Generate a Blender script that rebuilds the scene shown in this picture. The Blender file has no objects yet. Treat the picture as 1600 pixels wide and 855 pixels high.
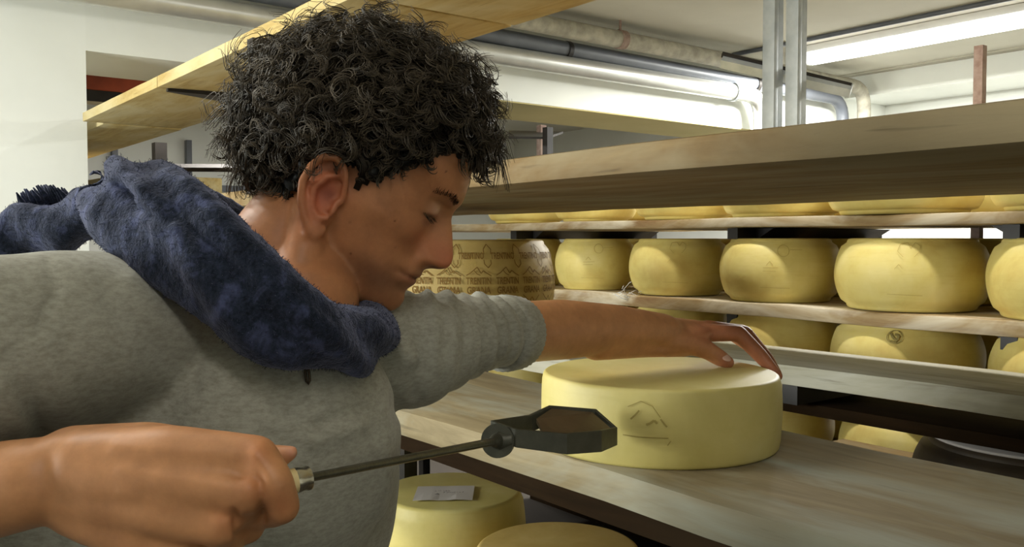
import bpy, bmesh, math, random
import numpy as np
from mathutils import Vector, Matrix
random.seed(4); RNG = np.random.default_rng(7)
C = bpy.context.scene.collection
PI = math.pi
# ------------------------------------------------------------------ camera
CAMZ = 1.4; FPX = 1400.0
YAW = math.radians(37.5); PITCH = math.atan(52.5 / FPX)
cam_d = bpy.data.cameras.new('camera'); cam = bpy.data.objects.new('camera', cam_d); C.objects.link(cam)
cam.location = (0, 0, CAMZ); cam.rotation_euler = (PI/2 - PITCH, 0, -YAW)
cam_d.sensor_width = 36; cam_d.lens = FPX / 1600 * 36; cam_d.clip_start = 0.02
bpy.context.scene.camera = cam
Fh = np.array([math.sin(YAW), math.cos(YAW), 0.0]); Rc = np.array([math.cos(YAW), -math.sin(YAW), 0.0])
Zu = np.array([0, 0, 1.0])
Fc = Fh*math.cos(PITCH) - Zu*math.sin(PITCH); Uc = Fh*math.sin(PITCH) + Zu*math.cos(PITCH)
CP = np.array([0, 0, CAMZ])
def P(px, py, D): return CP + D*(Fc + (px-800)/FPX*Rc - (py-427.5)/FPX*Uc)
def G(lat, dep, h): return lat*Rc + dep*Fh + np.array([0, 0, CAMZ+h])
# ------------------------------------------------------------------ world, exposure, lights
w = bpy.data.worlds.new('world'); bpy.context.scene.world = w; w.use_nodes = True
w.node_tree.nodes['Background'].inputs[0].default_value = (0.8, 0.85, 0.9, 1); w.node_tree.nodes['Background'].inputs[1].default_value = 0.3
vs = bpy.context.scene.view_settings
vs.view_transform = 'Standard'; vs.look = 'None'; vs.exposure = -0.08; vs.gamma = 1.0; vs.use_curve_mapping = False
def area(name, loc, tgt, sx, sy, power, col):
    l = bpy.data.lights.new(name, 'AREA'); l.shape = 'RECTANGLE'; l.size = sx; l.size_y = sy; l.energy = power; l.color = col
    o = bpy.data.objects.new(name, l); C.objects.link(o); o.location = loc
    o.rotation_euler = (Vector(tgt)-Vector(loc)).to_track_quat('-Z', 'Y').to_euler(); return o
area('window_daylight', (-2.44, 2.95, CAMZ+0.12), (0.3, 1.9, CAMZ-0.1), 1.6, 0.9, 155, (0.96, 1.0, 0.95))
area('aisle_tube_light', (-0.35, 2.2, CAMZ+1.2), (-0.35, 2.2, 0), 0.15, 1.5, 40, (1.0, 0.98, 0.9))
area('aisle_tube_light', (-0.4, -0.8, CAMZ+1.2), (-0.4, -0.8, 0), 0.15, 1.5, 16, (1.0, 0.95, 0.86))
area('rack_lamp_and_fill_light', (5.3, 2.8, CAMZ+1.16), (5.3, 2.8, 0), 0.15, 1.9, 450, (1.0, 1.0, 0.94))
area('rack_lamp_and_fill_light', (1.97, 1.2, CAMZ+1.2), (1.97, 1.2, 0), 0.1, 2.5, 34, (1.0, 0.98, 0.94))  # added fill without a fixture, brightens the back rack wheels
area('far_room_light', (2.6, 6.2, CAMZ+1.2), (2.6, 6.2, 0), 2.0, 0.3, 110, (1.0, 0.97, 0.9))
# ------------------------------------------------------------------ materials
def lin(h):
    c = [int(h[i:i+2], 16)/255 for i in (0, 2, 4)]
    return tuple(x/12.92 if x <= 0.04045 else ((x+0.055)/1.055)**2.4 for x in c) + (1,)
def newmat(name, rough=0.6, metal=0.0, spec=0.5):
    m = bpy.data.materials.new(name); m.use_nodes = True; nt = m.node_tree; b = nt.nodes['Principled BSDF']
    b.inputs['Roughness'].default_value = rough; b.inputs['Metallic'].default_value = metal; b.inputs['Specular IOR Level'].default_value = spec
    return m, nt, b
def coords(nt, scale=(1, 1, 1), kind='Object'):
    tc = nt.nodes.new('ShaderNodeTexCoord'); mp = nt.nodes.new('ShaderNodeMapping'); mp.inputs['Scale'].default_value = scale
    nt.links.new(tc.outputs[kind], mp.inputs['Vector']); return mp.outputs['Vector']
def noise(nt, vec, scale, detail=4, rough=0.55, dist=0):
    n = nt.nodes.new('ShaderNodeTexNoise'); n.inputs['Scale'].default_value = scale; n.inputs['Detail'].default_value = detail
    n.inputs['Roughness'].default_value = rough; n.inputs['Distortion'].default_value = dist; nt.links.new(vec, n.inputs['Vector']); return n.outputs['Fac']
def ramp(nt, fac, stops):
    r = nt.nodes.new('ShaderNodeValToRGB'); e = r.color_ramp.elements
    while len(e) < len(stops): e.new(0.5)
    for i, (p, c) in enumerate(stops): e[i].position = p; e[i].color = c if len(c) == 4 else tuple(c)+(1,)
    nt.links.new(fac, r.inputs['Fac']); return r.outputs['Color']
def mix(nt, fac, a, b, mode='MIX'):
    m = nt.nodes.new('ShaderNodeMix'); m.data_type = 'RGBA'; m.blend_type = mode
    for s, v in ((0, fac), (6, a), (7, b)):
        if hasattr(v, 'is_output'): nt.links.new(v, m.inputs[s])
        else: m.inputs[s].default_value = v
    return m.outputs[2]
def bump(nt, b, h, strength=0.3, dist=0.002):
    n = nt.nodes.new('ShaderNodeBump'); n.inputs['Strength'].default_value = strength; n.inputs['Distance'].default_value = dist
    nt.links.new(h, n.inputs['Height']); nt.links.new(n.outputs['Normal'], b.inputs['Normal'])
def simple(name, col, col2=None, scale=8, rough=0.6, metal=0, bs=0.2, bd=0.001, spec=0.5, stretch=(1, 1, 1)):
    m, nt, b = newmat(name, rough, metal, spec); v = coords(nt, stretch); f = noise(nt, v, scale)
    nt.links.new(ramp(nt, f, [(0.3, lin(col2 or col)), (0.7, lin(col))]), b.inputs['Base Color']); bump(nt, b, noise(nt, v, scale*6), bs, bd); return m
def wood(name, c1, c2, c3, grey, greyamt=0.5, dark='3a2a14', spec=0.3):
    m, nt, b = newmat(name, 0.72+(.3-spec)*.6, 0, spec)
    v = coords(nt, (9, 0.9, 9)); g = noise(nt, v, 3.0, 6, 0.62, 1.2)
    base = ramp(nt, g, [(0.25, lin(c1)), (0.5, lin(c2)), (0.75, lin(c3))])
    v2 = coords(nt, (3, 1.1, 3)); p = noise(nt, v2, 2.2, 5, 0.6, 0.6)
    pf = ramp(nt, p, [(0.42, (0, 0, 0)), (0.62, (greyamt,)*3)])
    c = mix(nt, pf, base, lin(grey))
    k = noise(nt, coords(nt, (22, 1.6, 22)), 4, 3, 0.5, 0.5); kf = ramp(nt, k, [(0.66, (0, 0, 0)), (0.76, (0.45,)*3)])
    c = mix(nt, kf, c, lin(dark))
    nt.links.new(c, b.inputs['Base Color']); bump(nt, b, g, 0.35, 0.002); return m
M = {}
M['wall'] = simple('white_plaster', 'eceee9', 'e4e6e0', 2, 0.85, bs=0.15, bd=0.002)
M['ceiling'] = simple('ceiling_plaster', 'c6c2b3', 'b9b5a6', 1.5, 0.9, bs=0.3, bd=0.003)
M['soffit_bounce'] = simple('soffit_bounce_tint', 'c8bb85', 'bcae78', 2, 0.9)  # cream stands in for yellow bounce light on the beam underside
M['floor'] = simple('concrete_floor', '332b22', '29221a', 3, 0.8)
M['board_new'] = wood('pale_spruce_board', '9a8048', 'b19a62', 'c0ab76', 'c9bf98', 0.6, '7a6234')
M['board_old'] = wood('aged_spruce_board', '75674a', '87795b', '9a8c6c', '9c9c8c', 1.0, '4b422f')
M['board_warm'] = wood('warm_spruce_board', '66502c', '78603a', '8a734a', '8f8468', 0.7, '3f2e18')
M['board_mid'] = wood('grey_spruce_board', '918b78', 'aaa590', 'bab6a4', 'c2c0b4', 0.8, '5c5646')
M['board_back'] = wood('patchy_spruce_board', '7a5a38', 'a08860', 'bca987', 'd6ccb5', 0.9, '3a2412')
M['steel'] = simple('galvanised_steel', 'b4b8b9', '9ca1a3', 14, 0.5, 0.4)
M['dark_steel'] = simple('dark_painted_steel', '2a2624', '1c1917', 14, 0.5, 0.3)
M['dark_timber'] = wood('dark_stained_timber', '1f160c', '281c10', '302213', '2b2216', 0.5, '140d07', 0.05)
M['rust'] = simple('rusty_steel', 'a08c80', '7d6458', 30, 0.8, 0.1, bs=0.5)
M['iron'] = simple('dark_iron_tool', '59594d', '414137', 30, 0.42, 0.35, bs=0.4)
M['iron_brown'] = simple('brown_iron_plate', '6f6048', '5a4b35', 20, 0.5, 0.1, bs=0.5)
M['chrome'] = simple('worn_chrome_ferrule', 'd6cfba', 'aaa48e', 20, 0.25, 0.9)
M['handle'] = simple('pale_wood_handle', 'd9c793', 'c9b57d', 8, 0.5, stretch=(1, 6, 1))
M['alu_pipe'] = simple('brushed_aluminium_pipe', 'd9d9d4', 'c4c4bf', 6, 0.35, 0.6)
M['dark_pipe'] = simple('dark_grey_plastic_pipe', '6a6e76', '5a5e66', 5, 0.4)
M['lagging'] = simple('mottled_pipe_lagging', 'b5b0a0', '8d897c', 16, 0.8, bs=0.6, bd=0.003)
M['paper'] = simple('white_paper', 'c9c2be', 'bfb8b3', 3, 0.8)
M['red'] = simple('rust_red_paint', 'a5492b', '7d3520', 5, 0.7)
M['white_metal'] = simple('white_lamp_housing', 'e8e8e6', 'dcdcda', 3, 0.4)
M['denim'] = simple('dark_denim', '2c3648', '222a38', 60, 0.9)
M['leather'] = simple('brown_leather', '4a3423', '3a281a', 20, 0.6)
M['ink'] = simple('brown_ink', '94702f', '7f5c22', 40, 0.8)
M['faint_ink'] = simple('faint_rind_mark', 'c2ab5e', 'b69e52', 40, 0.8)
M['grey_mark'] = simple('grey_rind_stamp', '98894e', '857743', 40, 0.8)
M['faint_scr'] = simple('faint_scratch', 'a99852', '8f7f42', 40, 0.8)
M['pen'] = simple('grey_pen', '6a6462', '5a5452', 40, 0.8)
M['web'] = simple('dusty_cobweb', 'd9d6cf', 'c9c6bf', 40, 0.9)
def cheese(name, c1, c2, c3, rough=0.55):
    m, nt, b = newmat(name, rough, 0, 0.35)
    oi = nt.nodes.new('ShaderNodeObjectInfo'); v = coords(nt)
    a = nt.nodes.new('ShaderNodeVectorMath'); a.operation = 'ADD'; nt.links.new(v, a.inputs[0])
    cb = nt.nodes.new('ShaderNodeCombineXYZ'); ml = nt.nodes.new('ShaderNodeMath'); ml.operation = 'MULTIPLY'; ml.inputs[1].default_value = 30
    nt.links.new(oi.outputs['Random'], ml.inputs[0]); nt.links.new(ml.outputs[0], cb.inputs[0]); nt.links.new(cb.outputs[0], a.inputs[1]); v = a.outputs[0]
    f = noise(nt, v, 7, 5, 0.6, 0.3)
    c = ramp(nt, f, [(0.3, lin(c1)), (0.5, lin(c2)), (0.72, lin(c3))])
    mp = nt.nodes.new('ShaderNodeMapping'); mp.inputs['Scale'].default_value = (3, 3, 45); nt.links.new(v, mp.inputs[0])
    s = noise(nt, mp.outputs[0], 3, 4, 0.6); c = mix(nt, ramp(nt, s, [(0.55, (0, 0, 0)), (0.75, (0.3,)*3)]), c, lin(c1))
    nt.links.new(c, b.inputs['Base Color']); b.inputs['Subsurface Weight'].default_value = 0.08; b.inputs['Subsurface Radius'].default_value = (0.02, 0.012, 0.004); b.inputs['Subsurface Scale'].default_value = 0.5
    bump(nt, b, noise(nt, v, 60, 4), 0.25, 0.0015); return m
M['rind'] = cheese('yellow_cheese_rind', 'cbb162', 'dac878', 'e2d28c')
M['rind_pale'] = cheese('pale_fresh_rind', 'beb067', 'c8ba74', 'd0c484', 0.5)
M['rind_tan'] = cheese('tan_printed_rind', 'b89a54', 'c9ac66', 'd6bd7c')
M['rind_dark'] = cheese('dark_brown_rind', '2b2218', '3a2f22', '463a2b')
def emis(name, col, s):
    m = bpy.data.materials.new(name); m.use_nodes = True; nt = m.node_tree; b = nt.nodes['Principled BSDF']
    b.inputs['Emission Color'].default_value = col; b.inputs['Emission Strength'].default_value = s; b.inputs['Base Color'].default_value = (.9, .9, .9, 1); return m
M['tube'] = emis('lit_fluorescent_tube', (1, 0.99, 0.96, 1), 6)
# skin
m, nt, b = newmat('skin', 0.48, 0, 0.4)
at = nt.nodes.new('ShaderNodeAttribute'); at.attribute_name = 'Col'; v = coords(nt)
f = noise(nt, v, 35, 5, 0.65)
nt.links.new(mix(nt, 0.55, at.outputs['Color'], ramp(nt, f, [(0.3, (0.35, 0.33, 0.32)), (0.7, (0.66, 0.66, 0.66))]), 'OVERLAY'), b.inputs['Base Color'])
b.inputs['Subsurface Weight'].default_value = 0.12; b.inputs['Subsurface Radius'].default_value = (0.012, 0.004, 0.002); b.inputs['Subsurface Scale'].default_value = 0.6
bump(nt, b, noise(nt, v, 420, 3), 0.12, 0.0006); M['skin'] = m
# knit sweatshirt
m, nt, b = newmat('heather_grey_jersey', 0.95, 0, 0.1); v = coords(nt)
f = noise(nt, coords(nt, (1, 1, 2.2)), 130, 4, 0.7); f2 = noise(nt, v, 9, 3)
c = mix(nt, 0.35, ramp(nt, f, [(0.3, lin('7f7d70')), (0.62, lin('a8a79b'))]), ramp(nt, f2, [(0.3, lin('8c8a7e')), (0.7, lin('a5a397'))]))
nt.links.new(c, b.inputs['Base Color']); b.inputs['Sheen Weight'].default_value = 0.25
bump(nt, b, noise(nt, v, 260, 3), 0.35, 0.001); M['jersey'] = m
# scarf
m, nt, b = newmat('felted_navy_wool', 0.95, 0, 0.1); v = coords(nt)
f = noise(nt, v, 42, 5, 0.62, 0.5); f2 = noise(nt, v, 300, 3, 0.7)
c = ramp(nt, f, [(0.36, lin('10161c')), (0.52, lin('1d2531')), (0.68, lin('4c5375'))])
c = mix(nt, 0.3, c, ramp(nt, f2, [(0.35, lin('0d1218')), (0.7, lin('454b66'))]))
nt.links.new(c, b.inputs['Base Color']); b.inputs['Sheen Weight'].default_value = 0.4; b.inputs['Sheen Tint'].default_value = (0.55, 0.58, 0.85, 1); b.inputs['Sheen Roughness'].default_value = 0.45
bump(nt, b, mix(nt, 0.5, f, f2), 0.7, 0.004); M['scarf'] = m
m, nt, b = newmat('dark_brown_hair', 0.5, 0, 0.3)
at = nt.nodes.new('ShaderNodeAttribute'); at.attribute_name = 'Col'; nt.links.new(at.outputs['Color'], b.inputs['Base Color']); M['hair'] = m
# ------------------------------------------------------------------ mesh helpers
def tag(o, label=None, cat=None, group=None, kind=None):
    for k, v in (('label', label), ('category', cat), ('group', group), ('kind', kind)):
        if v: o[k] = v
    return o
def thing(name, loc, label, cat, group=None, rz=0):
    o = bpy.data.objects.new(name, None); C.objects.link(o); o.location = Vector([float(x) for x in loc]); o.rotation_euler = (0, 0, rz); return tag(o, label, cat, group)
def mkobj(name, verts, faces, mat, parent=None, smooth=True, loc=None, angle=None):
    """verts in world space; parent's location is subtracted."""
    me = bpy.data.meshes.new(name); v = np.asarray(verts, dtype=float)
    off = np.zeros(3)
    if parent is not None:
        off = np.array(parent_world(parent))
    org = np.array(loc, dtype=float) if loc is not None else off
    v = v - org
    if isinstance(faces, np.ndarray):
        nf, k = faces.shape
        me.vertices.add(len(v)); me.vertices.foreach_set('co', v.ravel()); me.loops.add(nf*k); me.loops.foreach_set('vertex_index', faces.ravel().astype(np.int32))
        me.polygons.add(nf); me.polygons.foreach_set('loop_start', np.arange(0, nf*k, k, dtype=np.int32)); me.update(calc_edges=True)
    else:
        me.from_pydata([tuple(x) for x in v], [], [tuple(int(i) for i in f) for f in faces]); me.update()
    me.materials.append(mat)
    if smooth: me.polygons.foreach_set('use_smooth', [True]*len(me.polygons))
    if angle is not None:
        try: me.set_sharp_from_angle(angle=angle)
        except Exception: pass
    o = bpy.data.objects.new(name, me); C.objects.link(o)
    if parent is not None: o.parent = parent
    o.location = Vector([float(x) for x in (org-off)]); return o
def parent_world(p):
    loc = Vector((0, 0, 0))
    while p is not None: loc = loc + p.location; p = p.parent
    return loc
def boxvf(x0, x1, y0, y1, z0, z1, bev=0.0, nseg=2, wob=0.0, ny=1):
    bm = bmesh.new(); bmesh.ops.create_cube(bm, size=1)
    for v in bm.verts: v.co = Vector(((x0+x1)/2+v.co.x*(x1-x0), (y0+y1)/2+v.co.y*(y1-y0), (z0+z1)/2+v.co.z*(z1-z0)))
    if ny > 1:
        ed = [e for e in bm.edges if abs((e.verts[0].co-e.verts[1].co).normalized().y) > .9]
        bmesh.ops.subdivide_edges(bm, edges=ed, cuts=ny, use_grid_fill=True)
    if bev > 0:
        ed = [e for e in bm.edges if len(e.link_faces) == 2 and e.calc_face_angle(0) > 0.5]
        bmesh.ops.bevel(bm, geom=ed, offset=bev, segments=nseg, affect='EDGES', profile=0.6)
    if wob:
        for v in bm.verts:
            s = math.sin(v.co.y*7.3+x0*9)+math.sin(v.co.y*17.1+z0*5)*.6+math.sin(v.co.y*31+v.co.x*20)*.35
            v.co.z += wob*s*.5; v.co.x += wob*(math.sin(v.co.y*9+z0*11)+.6*math.sin(v.co.y*23))*.8
    bm.verts.index_update(); vs_ = [tuple(v.co) for v in bm.verts]; fs = [tuple(v.index for v in f.verts) for f in bm.faces]; bm.free(); return vs_, fs
def box(name, x0, x1, y0, y1, z0, z1, mat, parent=None, bev=0.0, **kw):
    v, f = boxvf(x0, x1, y0, y1, z0, z1, bev, **kw)
    c = ((x0+x1)/2, (y0+y1)/2, (z0+z1)/2)
    return mkobj(name, v, f, mat, parent, smooth=bev > 0, loc=c, angle=0.6 if bev > 0 else None)
def join(parts):
    V = []; F = []; n = 0
    for v, f in parts:
        V.extend([tuple(x) for x in v]); F.extend([tuple(int(i)+n for i in g) for g in f]); n += len(v)
    return V, F
def frame(t):
    t = t/np.linalg.norm(t); a = np.array([0, 0, 1.0]) if abs(t[2]) < .9 else np.array([1.0, 0, 0])
    u = np.cross(t, a); u /= np.linalg.norm(u); return u, np.cross(t, u)
def tubevf(pts, rad, n=16, cap=True, dome=False):
    pts = [np.asarray(p, float) for p in pts]; rad = list(rad) if hasattr(rad, '__len__') else [rad]*len(pts)
    if dome:
        def ext(p, q, r):
            d = (p-q)/np.linalg.norm(p-q); return [(p+d*r*math.sin(a), r*math.cos(a)) for a in (0.5, 1.0, 1.4)]
        e = ext(pts[-1], pts[-2], rad[-1]); s = ext(pts[0], pts[1], rad[0])[::-1]
        pts = [x[0] for x in s]+pts+[x[0] for x in e]; rad = [x[1] for x in s]+rad+[x[1] for x in e]
    V = []; u = None
    for i, p in enumerate(pts):
        t = pts[min(i+1, len(pts)-1)]-pts[max(i-1, 0)]; t /= np.linalg.norm(t)
        if u is None: u, _ = frame(t)
        else: u = u-t*np.dot(u, t); u /= np.linalg.norm(u)
        w_ = np.cross(t, u)
        for k in range(n):
            a = 2*PI*k/n; V.append(p+rad[i]*(math.cos(a)*u+math.sin(a)*w_))
    F = []
    for i in range(len(pts)-1):
        for k in range(n): F.append((i*n+k, i*n+(k+1) % n, (i+1)*n+(k+1) % n, (i+1)*n+k))
    if cap: F.append(tuple(range(n))[::-1]); F.append(tuple((len(pts)-1)*n+k for k in range(n)))
    return V, F
def tube(name, pts, rad, mat, parent=None, n=16, dome=False, loc=None, angle=0.7):
    v, f = tubevf(pts, rad, n, True, dome); return mkobj(name, v, f, mat, parent, loc=loc if loc is not None else (pts[0] if parent is None else None), angle=angle)
def lathevf(prof, n=64):
    V = []; F = []; m_ = len(prof)
    for r, z in prof:
        for k in range(n): a = 2*PI*k/n; V.append((r*math.cos(a), r*math.sin(a), z))
    for i in range(m_-1):
        for k in range(n): F.append((i*n+k, i*n+(k+1) % n, (i+1)*n+(k+1) % n, (i+1)*n+k))
    F.append(tuple(range(n))[::-1]); F.append(tuple((m_-1)*n+k for k in range(n))); return V, F
def ellvf(c, ax, rad, nu=24, nv=14):
    c = np.asarray(c, float); ax = np.asarray(ax, float); V = []; F = []
    for j in range(1, nv):
        t = PI*j/nv
        for i in range(nu):
            p = 2*PI*i/nu; q = np.array([math.sin(t)*math.cos(p)*rad[0], math.sin(t)*math.sin(p)*rad[1], math.cos(t)*rad[2]]); V.append(c+q@ax)
    a = len(V); V.append(c+np.array([0, 0, rad[2]])@ax); V.append(c-np.array([0, 0, rad[2]])@ax)
    for j in range(nv-2):
        for i in range(nu): F.append((j*nu+i, (j+1)*nu+i, (j+1)*nu+(i+1) % nu, j*nu+(i+1) % nu))
    for i in range(nu): F.append((a, i, (i+1) % nu)); F.append((a+1, (nv-2)*nu+(i+1) % nu, (nv-2)*nu+i))
    return V, F
def cap(a, b, ra, rb, n=20): return tubevf([a, (np.asarray(a)+np.asarray(b))/2, b], [ra, (ra+rb)/2, rb], n, True, True)
def chain(pts, rad, n=20):
    return [cap(pts[i], pts[i+1], rad[i], rad[i+1], n) for i in range(len(pts)-1)]
def remesh(parts, vox, it=6):
    v, f = join(parts); me = bpy.data.meshes.new('tmp'); me.from_pydata(v, [], f); me.update()
    bm = bmesh.new(); bm.from_mesh(me)
    bm.normal_update(); bm.to_mesh(me); bm.free()
    o = bpy.data.objects.new('tmp', me); C.objects.link(o); md = o.modifiers.new('r', 'REMESH'); md.mode = 'VOXEL'; md.voxel_size = vox
    dg = bpy.context.evaluated_depsgraph_get(); dg.update(); m2 = bpy.data.meshes.new_from_object(o.evaluated_get(dg))
    nv = len(m2.vertices); co = np.empty(nv*3); m2.vertices.foreach_get('co', co); co = co.reshape(-1, 3)
    ed = np.empty(len(m2.edges)*2, dtype=np.int32); m2.edges.foreach_get('vertices', ed); ed = ed.reshape(-1, 2)
    nl = len(m2.loops); li = np.empty(nl, dtype=np.int32); m2.loops.foreach_get('vertex_index', li); fa = li.reshape(-1, 4)
    bpy.data.objects.remove(o); bpy.data.meshes.remove(me); bpy.data.meshes.remove(m2)
    return smooth_v(co, ed, it), ed, fa
def smooth_v(co, ed, it, wgt=None, lam=0.6):
    n = len(co); deg = np.bincount(ed.ravel(), minlength=n).astype(float)[:, None]; deg[deg == 0] = 1
    for _ in range(it):
        s = np.zeros_like(co)
        for k in range(3): s[:, k] = np.bincount(ed[:, 0], co[ed[:, 1], k], n)+np.bincount(ed[:, 1], co[ed[:, 0], k], n)
        d = s/deg-co; co = co+d*(lam if wgt is None else lam*wgt[:, None])
    return co
def vnormals(co, fa):
    a = co[fa[:, 2]]-co[fa[:, 0]]; b_ = co[fa[:, 3]]-co[fa[:, 1]]; n = np.cross(a, b_); N = np.zeros_like(co)
    for k in range(4):
        for j in range(3): N[:, j] += np.bincount(fa[:, k], n[:, j], len(co))
    return N/(np.linalg.norm(N, axis=1)[:, None]+1e-12)
_dirs = RNG.normal(size=(40, 3)); _dirs /= np.linalg.norm(_dirs, axis=1)[:, None]; _ph = RNG.uniform(0, 6.28, 40)
def snoise(p, freq, k=6, s=0):
    r = np.zeros(len(p))
    for i in range(k): d = _dirs[(i+s) % 40]; r += np.sin(p@d*freq*(1+.25*i)+_ph[(i*3+s) % 40]+1.3*np.sin(p@_dirs[(i+s+9) % 40]*freq*.6))
    return r/k
def proj(co):
    r = co-CP; d = r@Fc; return 800+FPX*(r@Rc)/d, 427.5-FPX*(r@Uc)/d, d
def gauss_px(co, px, py, rad, D=None, dr=0.06):
    x, y, d = proj(co); g = np.exp(-((x-px)**2+(y-py)**2)/(rad*rad))
    if D is not None: g = g*np.exp(-((d-D)/dr)**2)
    return g
def stroke_px(co, pts, rad, D=None, dr=0.05):
    x, y, d = proj(co); q = np.stack([x, y], 1); best = np.full(len(co), 1e9)
    for (a, b_) in zip(pts[:-1], pts[1:]):
        a = np.array(a, float); b_ = np.array(b_, float); ab = b_-a; t = np.clip(((q-a)@ab)/(ab@ab), 0, 1); best = np.minimum(best, ((q-a-t[:, None]*ab)**2).sum(1))
    g = np.exp(-best/(rad*rad))
    if D is not None: g = g*np.exp(-((d-D)/dr)**2)
    return g
def setcol(o, cols):
    a = o.data.color_attributes.new('Col', 'FLOAT_COLOR', 'POINT'); c = np.ones((len(cols), 4)); c[:, :3] = cols; a.data.foreach_set('color', c.ravel())
# ------------------------------------------------------------------ structure
H = CAMZ
def struct(o): o['kind'] = 'structure'; return o
struct(box('floor', -2.5, 7.4, -3, 9.2, -0.1, 0, M['floor']))
struct(box('ceiling', -2.5, 6.5, -3, 4.1, H+1.3, H+1.4, M['ceiling']))
struct(box('ceiling', -2.5, 7.4, 4.7, 9.2, H+1.3, H+1.4, M['ceiling']))
struct(box('ceiling', 6.4, 7.4, -3, 4.7, H+1.29, H+1.4, M['ceiling']))
EY = 4.1
struct(box('wall_front', -2.5, 0.89, EY, EY+0.6, 0, H+1.4, M['wall']))
struct(box('trim_1', 0.89, 7.4, EY, EY+0.6, H+0.795, H+1.4, M['wall']))
struct(box('trim_3', 2.6, 7.1, EY+.004, EY+0.596, H+0.788, H+0.795, M['soffit_bounce']))  # thin slab, its colour paints warm bounce under the beam
struct(box('wall_back', -2.5, 7.4, -3.1, -3, 0, H+1.4, M['wall']))
struct(box('wall_far', -2.5, 7.4, 9.2, 9.3, 0, H+1.4, M['wall']))
struct(box('wall_far_side', -2.6, -2.5, 4.7, 9.2, 0, H+1.4, M['wall']))
struct(box('wall_right', 7.1, 7.4, -3, 9.2, 0, H+1.3, M['wall']))
struct(box('trim_2', 6.5, 7.1, -3, EY, H+1.128, H+1.3, M['wall']))
# left wall with the window that the daylight comes through
struct(box('wall_left', -2.6, -2.5, -3, 1.7, 0, H+1.3, M['wall'])); struct(box('wall_left', -2.6, -2.5, 3.8, EY+0.6, 0, H+1.3, M['wall']))
struct(box('wall_left', -2.6, -2.5, 1.7, 3.8, 0, H-0.45, M['wall'])); struct(box('wall_left', -2.6, -2.5, 1.7, 3.8, H+0.7, H+1.3, M['wall']))
wn = struct(box('window_1', -2.58, -2.54, 1.7, 3.8, H-0.45, H-0.40, M['white_metal']))
for y0 in (1.7, 2.72, 3.74): box('window_frame', -2.58, -2.54, y0, y0+0.06, H-0.4, H+0.7, M['white_metal'], wn)
# ------------------------------------------------------------------ pipes on the beam
def spipe(name, pts, r, mat, label, cat, extra=None):
    t = thing(name, pts[0], label, cat)
    tube('pipe_run', pts, r, mat, t, 20)
    return t
def bend(a, corner, b, r, k=6):
    a, corner, b = map(lambda q: np.asarray(q, float), (a, corner, b)); d1 = (a-corner)/np.linalg.norm(a-corner); d2 = (b-corner)/np.linalg.norm(b-corner)
    out = [a]
    for i in range(k+1):
        t = i/k; out.append((1-t)**2*(corner+d1*r)+2*t*(1-t)*corner+t*t*(corner+d2*r))
    return out+[b]
t = spipe('aluminium_pipe', bend((-2.4, 3.98, H+1.013), (5.27, 3.98, H+1.013), (5.27, 3.98, H+0.55), 0.16), 0.055, M['alu_pipe'], 'thick bright aluminium pipe, lowest of the three along the white beam', 'pipe')
for x in (2.6, 4.95): 
    tube('pipe_clamp', [(x, 3.98, H+1.013), (x+.03, 3.98, H+1.013)], 0.064, M['steel'], t, 20)
t = spipe('plastic_pipe', bend((1.05, 3.99, H+1.135), (6.3, 3.99, H+1.085), (6.3, 3.99, H+0.6), 0.16), 0.045, M['dark_pipe'], 'dark grey plastic pipe, middle one of the three along the white beam', 'pipe')
for x in (2.0, 3.45, 5.2): tube('pipe_clamp', [(x, 3.99, H+1.13-(x-1.05)*.0095), (x+.03, 3.99, H+1.13-(x-1.05)*.0095)], 0.052, M['dark_steel'], t, 20)
t = spipe('lagged_pipe', bend((1.6, 3.86, H+1.2), (6.38, 3.86, H+1.17), (6.38, 3.86, H+0.6), 0.16), 0.05, M['lagging'], 'mottled grey lagged pipe, topmost of the three along the white beam', 'pipe')
tube('pipe_clamp', [(3.75, 3.86, H+1.187), (3.8, 3.86, H+1.187)], 0.056, M['rust'], t, 20); tube('hanger_rod', [(3.77, 3.86, H+1.18), (3.77, 3.86, H+1.3)], 0.008, M['rust'], t, 8)
# ------------------------------------------------------------------ ceiling lamp
t = thing('ceiling_lamp', (5.3, 2.7, H+1.3), 'long lit fluorescent ceiling lamp at upper right', 'lamp')
box('housing', 5.23, 5.37, 1.7, 3.66, H+1.25, H+1.3, M['white_metal'], t, 0.01)
tube('lamp_tube', [(5.26, 1.75, H+1.222), (5.26, 3.62, H+1.222)], 0.038, M['tube'], t, 14); tube('lamp_tube', [(5.34, 1.75, H+1.222), (5.34, 3.62, H+1.222)], 0.038, M['tube'], t, 14)
for y in (1.72, 3.63): box('end_cap', 5.225, 5.375, y, y+0.03, H+1.19, H+1.26, M['white_metal'], t, 0.006)
tag(tube('ceiling_cable', [(5.04, 0.0, H+1.285), (5.04, 4.05, H+1.285)], 0.014, M['dark_pipe'], None, 10), 'thin dark conduit on the ceiling above the lit lamp', 'conduit')
# ------------------------------------------------------------------ near rack (where the man works)
def rack_board(name, x0, x1, y0, y1, ztop, th, mat, label, cat='shelf board', group=None, bev=0.006, wob=0.0022):
    o = box(name, x0, x1, y0, y1, H+ztop-th, H+ztop, mat, None, bev, ny=24, wob=wob); return tag(o, label, cat, group)
rack_board('shelf_board', 0.8, 1.19, -0.7, 3.6, -0.298, 0.048, M['board_old'], 'broad worn shelf board carrying the wheel being tapped', bev=0.012)
rack_board('shelf_board', 0.85, 1.81, -0.7, 3.6, 0.128, 0.042, M['board_warm'], 'thick brown shelf board at eye level crossing right of the curly hair', bev=0.01)
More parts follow.
